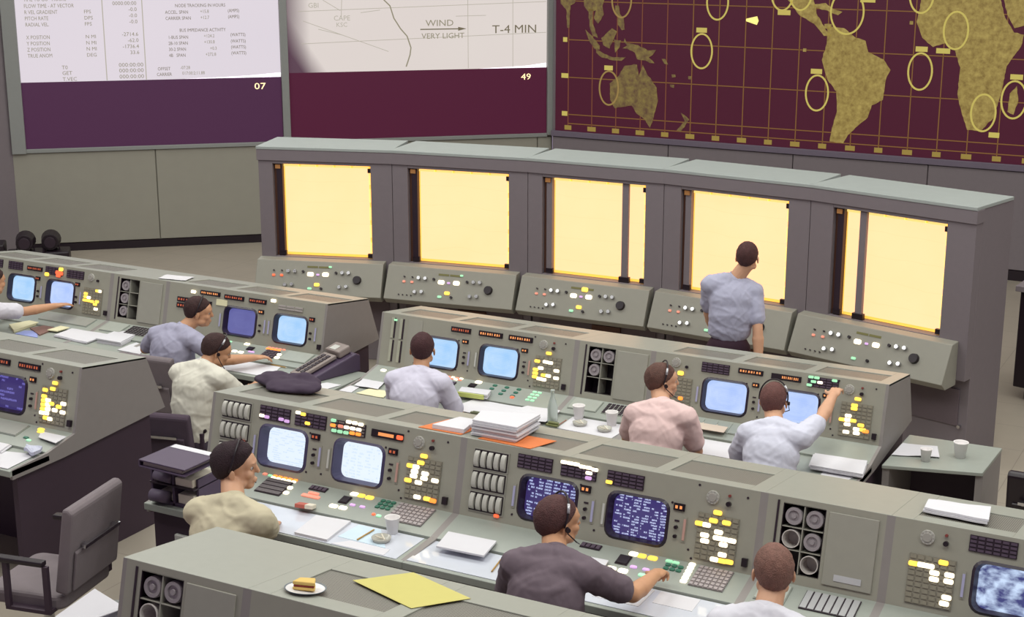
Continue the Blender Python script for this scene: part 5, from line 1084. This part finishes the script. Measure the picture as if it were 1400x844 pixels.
def person(label, H, N, Hd, tyaw, hyaw, hpitch, handR, handL, shirtcol, haircol, zf, skin=M_SKIN, stand=False, headset=0, poleR=None, poleL=None, curlR=.5, curlL=.5, trous=(58, 46, 60), shyaw=None,
           palmR=None, palmL=None, flat_top=False, roll=0.0, seed=0, quiff=False, dark_sides=False, hs=1.0, fitR=None):
    H, N, Hd = Vector(H), Vector(N), Vector(Hd); base = Vector((H.x, H.y, zf))
    t = thing('person', label, 'person', tuple(base))
    tyaw = math.radians(tyaw); hyaw = math.radians(hyaw); shyaw = tyaw if shyaw is None else math.radians(shyaw)
    right = Vector((math.cos(tyaw), math.sin(tyaw), 0)); sright = Vector((math.cos(shyaw), math.sin(shyaw), 0)); fwd = Vector((-math.sin(tyaw), math.cos(tyaw), 0))
    if roll: sright = (sright + Vector((0, 0, math.tan(math.radians(roll))))).normalized()
    spine = (N - H); up = spine.normalized(); R = frame(up, right); hs = max(hs, 1.05); RS_ = frame(up, sright); back = -(R.to_3x3() @ Vector((0, 1, 0)))
    SJ = {s_: N - up * .062 + sright * (.170 * s_) + Vector((0, 0, 0)) for s_ in (1, -1)}
    # arms
    arms = {}
    for s_, T, pole in ((1, handR, poleR), (-1, handL, poleL)):
        T = Vector(T); pole = Vector(pole) if pole else Vector((right.x * s_ * .7, right.y * s_ * .7, -1.0)) - fwd * .3
        arms[s_] = ik(SJ[s_], T, .29, .255, pole)
    HR = Matrix.Rotation(hyaw, 4, 'Z') @ Matrix.Rotation(math.radians(hpitch), 4, 'X')
    hf = HR.to_3x3() @ Vector((0, 1, 0)); hu = HR.to_3x3() @ Vector((0, 0, 1)); hr = HR.to_3x3() @ Vector((1, 0, 0))
    def hp(x, y, z): return Hd + (hr * x + hf * y + hu * z) * hs
    I = Matrix.Identity(4)
    # ---- skin: head, neck, arms, hands and upper trunk as one surface
    bm = bmesh.new()
    HRr = HR
    ell(bm, hp(0, -.012, .030), HRr, (.074, .095, .088)); ell(bm, hp(0, .030, -.030), HRr, (.060, .062, .078)); ell(bm, hp(0, .058, -.075), HRr, (.034, .030, .026))
    ell(bm, hp(0, .055, .030), HRr, (.058, .040, .055)); ell(bm, hp(0, .083, .034), HRr, (.045, .014, .010))
    for s_ in (1, -1):
        ell(bm, hp(.036 * s_, .062, -.018), HRr, (.022, .026, .024)); ell(bm, hp(.079 * s_, -.004, -.008), HRr @ Matrix.Rotation(.35 * s_, 4, 'Z'), (.007, .018, .031)); ell(bm, hp(.050 * s_, .020, -.058), HRr, (.016, .040, .024))
    cap(bm, hp(0, .088, .022), hp(0, .101, -.012), .008, .012); ell(bm, hp(0, .090, -.048), HRr, (.022, .010, .006)); ell(bm, hp(0, .088, -.058), HRr, (.020, .010, .006))
    nb = N - up * .03 - back * .02
    cap(bm, nb, hp(0, -.018, -.045), .062, .056); cap(bm, nb - up * .02 + sright * .07, nb - up * .02 - sright * .07, .045, .045)
    ell(bm, H.lerp(N, .68) + back * .01, R, (.135, .095, .17))
    cap(bm, SJ[1], SJ[-1], .05, .05)
    for s_, curl, palm in ((1, curlR, palmR), (-1, curlL, palmL)):
        E_, W = arms[s_]; S0 = SJ[s_]
        cap(bm, S0, E_, .050, .040); cap(bm, E_, E_.lerp(W, .35), .040, .042); cap(bm, E_.lerp(W, .3), W, .042, .027, flat=1.12, flatdir=right)
        f = (W - E_).normalized(); pn = Vector(palm) if palm else Vector((0, 0, -1)); pn = (pn - f * pn.dot(f)).normalized(); lat = f.cross(pn) * (-1)     # thumb side
        lat = f.cross(pn); lat = lat * (1 if lat.dot(-right * s_ * 1.0) > 0 else -1)
        Rh = Matrix((lat, f, -pn)).transposed().to_4x4()
        ell(bm, W + f * .045, Rh, (.040, .055, .017)); cap(bm, W - f * .01, W + f * .03, .026, .022, flat=1.25, flatdir=lat)
        for i_, (o_, l_) in enumerate(((.030, .90), (.010, 1.0), (-.010, .95), (-.030, .76))):
            p = W + f * (.082 - abs(o_) * .15) + lat * o_; ang = curl * .5; r_ = .0092
            for seg in (.042, .027, .022):
                d = f * math.cos(ang) + pn * math.sin(ang); nx = p + (d + lat * o_ * 2.0) .normalized() * seg * l_
                cap(bm, p, nx, r_, r_ - .0008, 10); p = nx; r_ -= .0008; ang += curl
        p = W + f * .022 + lat * .026; d = (f * .65 + lat * .75 + pn * .25).normalized()
        for seg, r_ in ((.040, .0125), (.030, .0105), (.024, .0095)):
            nx = p + d * seg; cap(bm, p, nx, r_, r_ - .001, 10); p = nx; d = (d + f * .35 - lat * .25 * curl + pn * .2 * curl).normalized()
    me = bpy.data.meshes.new('b'); bm.to_mesh(me); bm.free()
    me = remesh(me, 'body', skin, .0064, smooth=3); rebase(me, base); body = bpy.data.objects.new('body', me); link(body, t)
    # ---- eyes
    for s_ in (1, -1):
        q = MB(); q.lathe([(0, -.0125), (.009, -.0088), (.0125, 0), (.009, .0088)], 12, mi=0); q.lathe([(.009, .0088), (.005, .0118), (0, .0125)], 12, mi=1)
        e = q.build('eye', [M_EYE, M_IRIS], body, smooth=True); e.matrix_basis = Matrix.Translation(hp(.031 * s_, .0735, .013) - base) @ HR @ Matrix.Rotation(-PI / 2, 4, 'X')
    # ---- hair
    bm = bmesh.new(); g = bmesh.ops.create_icosphere(bm, subdivisions=4, radius=1.0)
    for v in g['verts']:
        x, y, z = v.co; front = max(0.0, y)
        lim = -.55 + .98 * max(0, y + .30) ** .75 if y > -.30 else -.55 - .42 * min(1, (-.30 - y) * 2.2)       # hair line
        inside = z < lim
        rad = 1.0
        k = noise.noise(v.co * 5 + Vector((seed, 0, 0))) * .030 + noise.noise(v.co * 13 + Vector((seed, 0, 0))) * .030 + noise.noise(v.co * 30 + Vector((seed, 0, 0))) * .018
        if inside: rad = 1.0 + k - min(.30, (lim - z) * .55)
        else: rad = 1.0 + k + (.10 if quiff and y > .15 and z > .45 else 0)
        lowb = max(0, -z - .35) * max(0, -y) * .35
        v.co = Vector((x * (.0800 + lowb * .05) * rad, (y * (.102 + lowb * .06) - .014) * rad, z * (.093 if z > 0 else .105) * rad + .034))
    for f_ in bm.faces: f_.smooth = True
    me = bpy.data.meshes.new('hair'); bm.to_mesh(me); bm.free(); me.materials.append(mat('hair_%d_%d_%d' % haircol, haircol, .8, var=.45, scale=45, bump=.8, bscale=170))
    ho = bpy.data.objects.new('hair', me); link(ho, t); ho.matrix_basis = Matrix.Translation(Hd - base) @ HR @ Matrix.Diagonal((hs, hs, hs, 1))
    # ---- shirt
    shirt = cloth('shirt_%d_%d_%d' % shirtcol, shirtcol)
    bm = bmesh.new(); hipc = H + up * (.13 if stand else .06)
    ell(bm, hipc, R, (.168, .126, .11 if stand else .13)); ell(bm, H.lerp(N, .34 if stand else .30) + back * .012, R, (.166, .124, .17)); ell(bm, H.lerp(N, .50) + back * .024, RS_, (.172, .126, .19)); ell(bm, H.lerp(N, .70) + back * .028, RS_, (.180, .116, .15))
    ell(bm, H.lerp(N, .60) - back * .05, RS_, (.155, .08, .15)); ell(bm, N - up * .07 + back * .012, RS_, (.185, .088, .075))
    cap(bm, SJ[1] + back * .012, SJ[-1] + back * .012, .072, .072)
    for s_ in (1, -1):
        cap(bm, N + up * .0 + sright * .035 * s_, SJ[s_] + up * .012, .056, .064)
        E_, W = arms[s_]; cap(bm, SJ[s_], SJ[s_].lerp(E_, .40), .072, .070); cap(bm, SJ[s_].lerp(E_, .35), SJ[s_].lerp(E_, .72), .070, .066)
        ax = (E_ - SJ[s_]).normalized(); e0 = SJ[s_].lerp(E_, .70)
    me = bpy.data.meshes.new('s'); bm.to_mesh(me); bm.free()
    me = remesh(me, 'shirt', shirt, .0100, .0105, seed, smooth=14, fn=wrinkle(seed * 3.7, R, H)); rebase(me, base); so = bpy.data.objects.new('shirt', me); link(so, t)
    # collar
    nu = (hp(0, -.018, -.045) - nb).normalized(); cf = frame(nu, hr if abs(hr.dot(nu)) < .9 else right)
    q = MB(); q.lathe([(.066, .0), (.070, .012), (.066, .042), (.061, .044), (.060, .0)], 24); co = q.build('collar', shirt, so, smooth=True); co.matrix_basis = Matrix.Translation(nb + nu * .028 - base) @ cf
    # ---- trousers
    bm = bmesh.new(); tm = mat('trousers_%d_%d_%d' % trous, trous, .85)
    ell(bm, H, R, (.165, .122, .12))
    feet = []
    for s_ in (1, -1):
        hj = H + right * .09 * s_ - Vector((0, 0, .02))
        if stand: kn = hj + Vector((0, 0, -.42)) + fwd * .02 + right * .01 * s_; an = Vector((kn.x, kn.y, zf + .09)) + right * .015 * s_
        else: kn = hj + fwd * .40 + right * .04 * s_; kn.z = zf + .53; an = kn - fwd * .03; an.z = zf + .10
        cap(bm, hj, kn, .088, .062); cap(bm, kn, an, .062, .052); feet.append((an, s_))
    me = bpy.data.meshes.new('tr'); bm.to_mesh(me); bm.free(); me = remesh(me, 'trousers', tm, .016, .006, seed); rebase(me, base); link(bpy.data.objects.new('trousers', me), t)
    for an, s_ in feet:
        bm = bmesh.new(); p = Vector((an.x, an.y, zf + .04)); cap(bm, p - fwd * .03, p + fwd * .16, .040, .036, flat=1.1, flatdir=right); cap(bm, p, an, .045, .045)
        me = bpy.data.meshes.new('sh'); bm.to_mesh(me); bm.free(); me = remesh(me, 'shoe', M_BLACK, .010); rebase(me, base)
        for v in me.vertices: v.co.z = max(v.co.z, .001)
        link(bpy.data.objects.new('shoe', me), t)
    # ---- headset
    if headset:
        pts = [hp(.088 * math.cos(a), -.010 + .03 * math.sin(a), .03 + .108 * math.sin(a)) - base for a in [PI * (-.06 + 1.12 * k / 18) for k in range(19)]]
        q = MB(); q.tube(pts, .005, 8); hb = q.build('headset_band', M_BLACK, t, smooth=True)
        q = MB(); k0 = 3 if headset > 0 else 13; q.tube(pts[k0:k0 + 3], .0075, 8); q.build('metal_slide', M_HSET, hb, smooth=True)
        s_ = 1 if headset > 0 else -1
        q = MB(); q.cyl(hp(.080 * s_, .0, .0) - base, hp(.098 * s_, .0, .0) - base, .013, .012, 14); q.build('ear_piece', M_BLACK, hb)
        q = MB(); q.tube([hp(.092 * s_, .0, -.015) - base, hp(.086 * s_, .05, -.062) - base, hp(.050 * s_, .085, -.088) - base], .003, 6); q.build('microphone_arm', M_BLACK, hb)
    return t
HB, HD_, HG = (58, 34, 34), (40, 18, 28), (96, 66, 58)
person('standing man in a pale blue-grey shirt and dark trousers, at the boards', (-3.86, 10.78, .97), (-3.865, 10.84, 1.485), (-3.775, 10.90, 1.655), 26, 8, -4,
       (-3.60, 10.76, .86), (-4.05, 11.02, .98), (170, 170, 192), (72, 40, 40), 0, stand=True, curlR=.5, roll=-9, poleR=(.5, -.6, 0), poleL=(-.5, -.5, 0), seed=1, trous=(48, 22, 40))
person('man in a white shirt at the left frame edge, right arm stretched to the console', (-9.80, 8.66, .55), (-9.76, 8.88, 1.06), (-9.79, 8.99, 1.185), -12, -14, -10,
       (-9.33, 9.36, .955), (-9.95, 9.08, .86), (212, 208, 218), HB, 0, skin=M_SKIN2, curlR=.25, poleR=(.3, -.3, -1), seed=2, shyaw=-28)
person('man in a grey shirt with a headset, leaning on the desk, facing right', (-7.72, 8.72, .56), (-7.66, 8.82, 1.085), (-7.56, 8.97, 1.200), -14, -56, -8,
       (-7.12, 9.07, .87), (-7.95, 9.12, .85), (162, 160, 182), HB, 0, headset=-1, skin=M_SKIN2, curlR=.45, poleR=(.5, -.9, -.5), poleL=(-.8, -.3, -.4), seed=3, shyaw=2)
person('man in an off-white shirt with a headset, head bowed, seated in the left aisle', (-6.90, 8.02, .56), (-6.85, 8.12, 1.085), (-6.82, 8.26, 1.175), 0, -42, -24,
       (-6.72, 8.56, .84), (-6.98, 8.50, .80), (214, 210, 198), HB, 0, headset=1, skin=M_SKIN2, curlR=.4, poleR=(.7, -.4, -.8), seed=4, shyaw=4)
person('dark haired man in a beige shirt with a headset, in profile at the white screens', (-4.52, 5.42, .86), (-4.54, 5.55, 1.405), (-4.63, 5.71, 1.525), -18, -60, -2,
       (-4.62, 5.98, 1.12), (-4.85, 5.98, 1.12), (196, 186, 160), HD_, .30, headset=-1, quiff=True, curlR=.4, seed=5, shyaw=8, hs=1.12)
person('man with short dark hair in a plain white shirt, seen from behind, middle row', (-5.37, 8.50, .56), (-5.37, 8.68, 1.105), (-5.415, 8.80, 1.235), 14, 22, -6,
       (-5.30, 8.98, .84), (-5.55, 9.00, .84), (206, 202, 220), (66, 34, 38), 0, skin=M_SKIN2, seed=6, hs=1.06)
person('man in a pink shirt with a headset, looking to the right, middle row', (-3.55, 8.50, .56), (-3.53, 8.66, 1.155), (-3.61, 8.84, 1.258), -4, -52, -2,
       (-3.47, 9.00, .83), (-3.78, 9.02, .84), (222, 192, 190), HG, 0, headset=1, seed=7, shyaw=6, roll=3)
person('man in a white shirt with a headset, right arm reaching up to the console top', (-2.78, 8.50, .56), (-2.79, 8.72, 1.125), (-2.875, 8.92, 1.215), 6, 4, 2,
       (-2.575, 9.36, 1.235), (-3.00, 9.04, .86), (206, 206, 222), (104, 66, 62), 0, headset=1, curlR=.75, poleR=(.7, .1, -.8), seed=8, shyaw=2, roll=4, palmR=(0, .4, -1))
person('man in a charcoal shirt with a headset, right fist on the lamp buttons', (-2.80, 5.46, .86), (-2.83, 5.70, 1.425), (-2.895, 5.87, 1.512), -4, -36, -4,
       (-2.535, 6.17, 1.20), (-3.05, 6.02, 1.13), (104, 90, 100), (84, 52, 52), .30, headset=1, skin=M_SKIN2, curlR=1.1, poleR=(.9, -.2, -1.0), seed=9, shyaw=10, hs=1.07)
person('brown haired man at the bottom edge, only his head and white collar in view', (-1.80, 5.42, .86), (-1.80, 5.60, 1.415), (-1.82, 5.75, 1.540), 10, 22, -6,
       (-1.55, 6.06, 1.14), (-2.05, 6.06, 1.14), (212, 210, 220), (124, 88, 78), .30, seed=10, hs=1.06)

GR = dict(console='operator consoles in three rows', tube_station='pigeonhole cabinets between the consoles', plotting_board='plotting boards in the arc', office_chair='office chairs', cup='paper and foam cups', ashtray='ashtrays', pencil='pencils',
          person='men at work in the room', paper_sheet='loose paper sheets', projection_screen='projection screens on the left wall', paper_stack='paper stacks', desk_chart='charts under glass', folder='folders', equipment_case='black equipment by the left wall', ring_binder='thick binders', notepad='writing pads')
for o in S.objects:
    if 'group_row' in o: del o['group_row']
    if 'category' in o and o.parent is None:
        g_ = GR.get(o.name.split('.')[0])
        if g_: o['group'] = g_
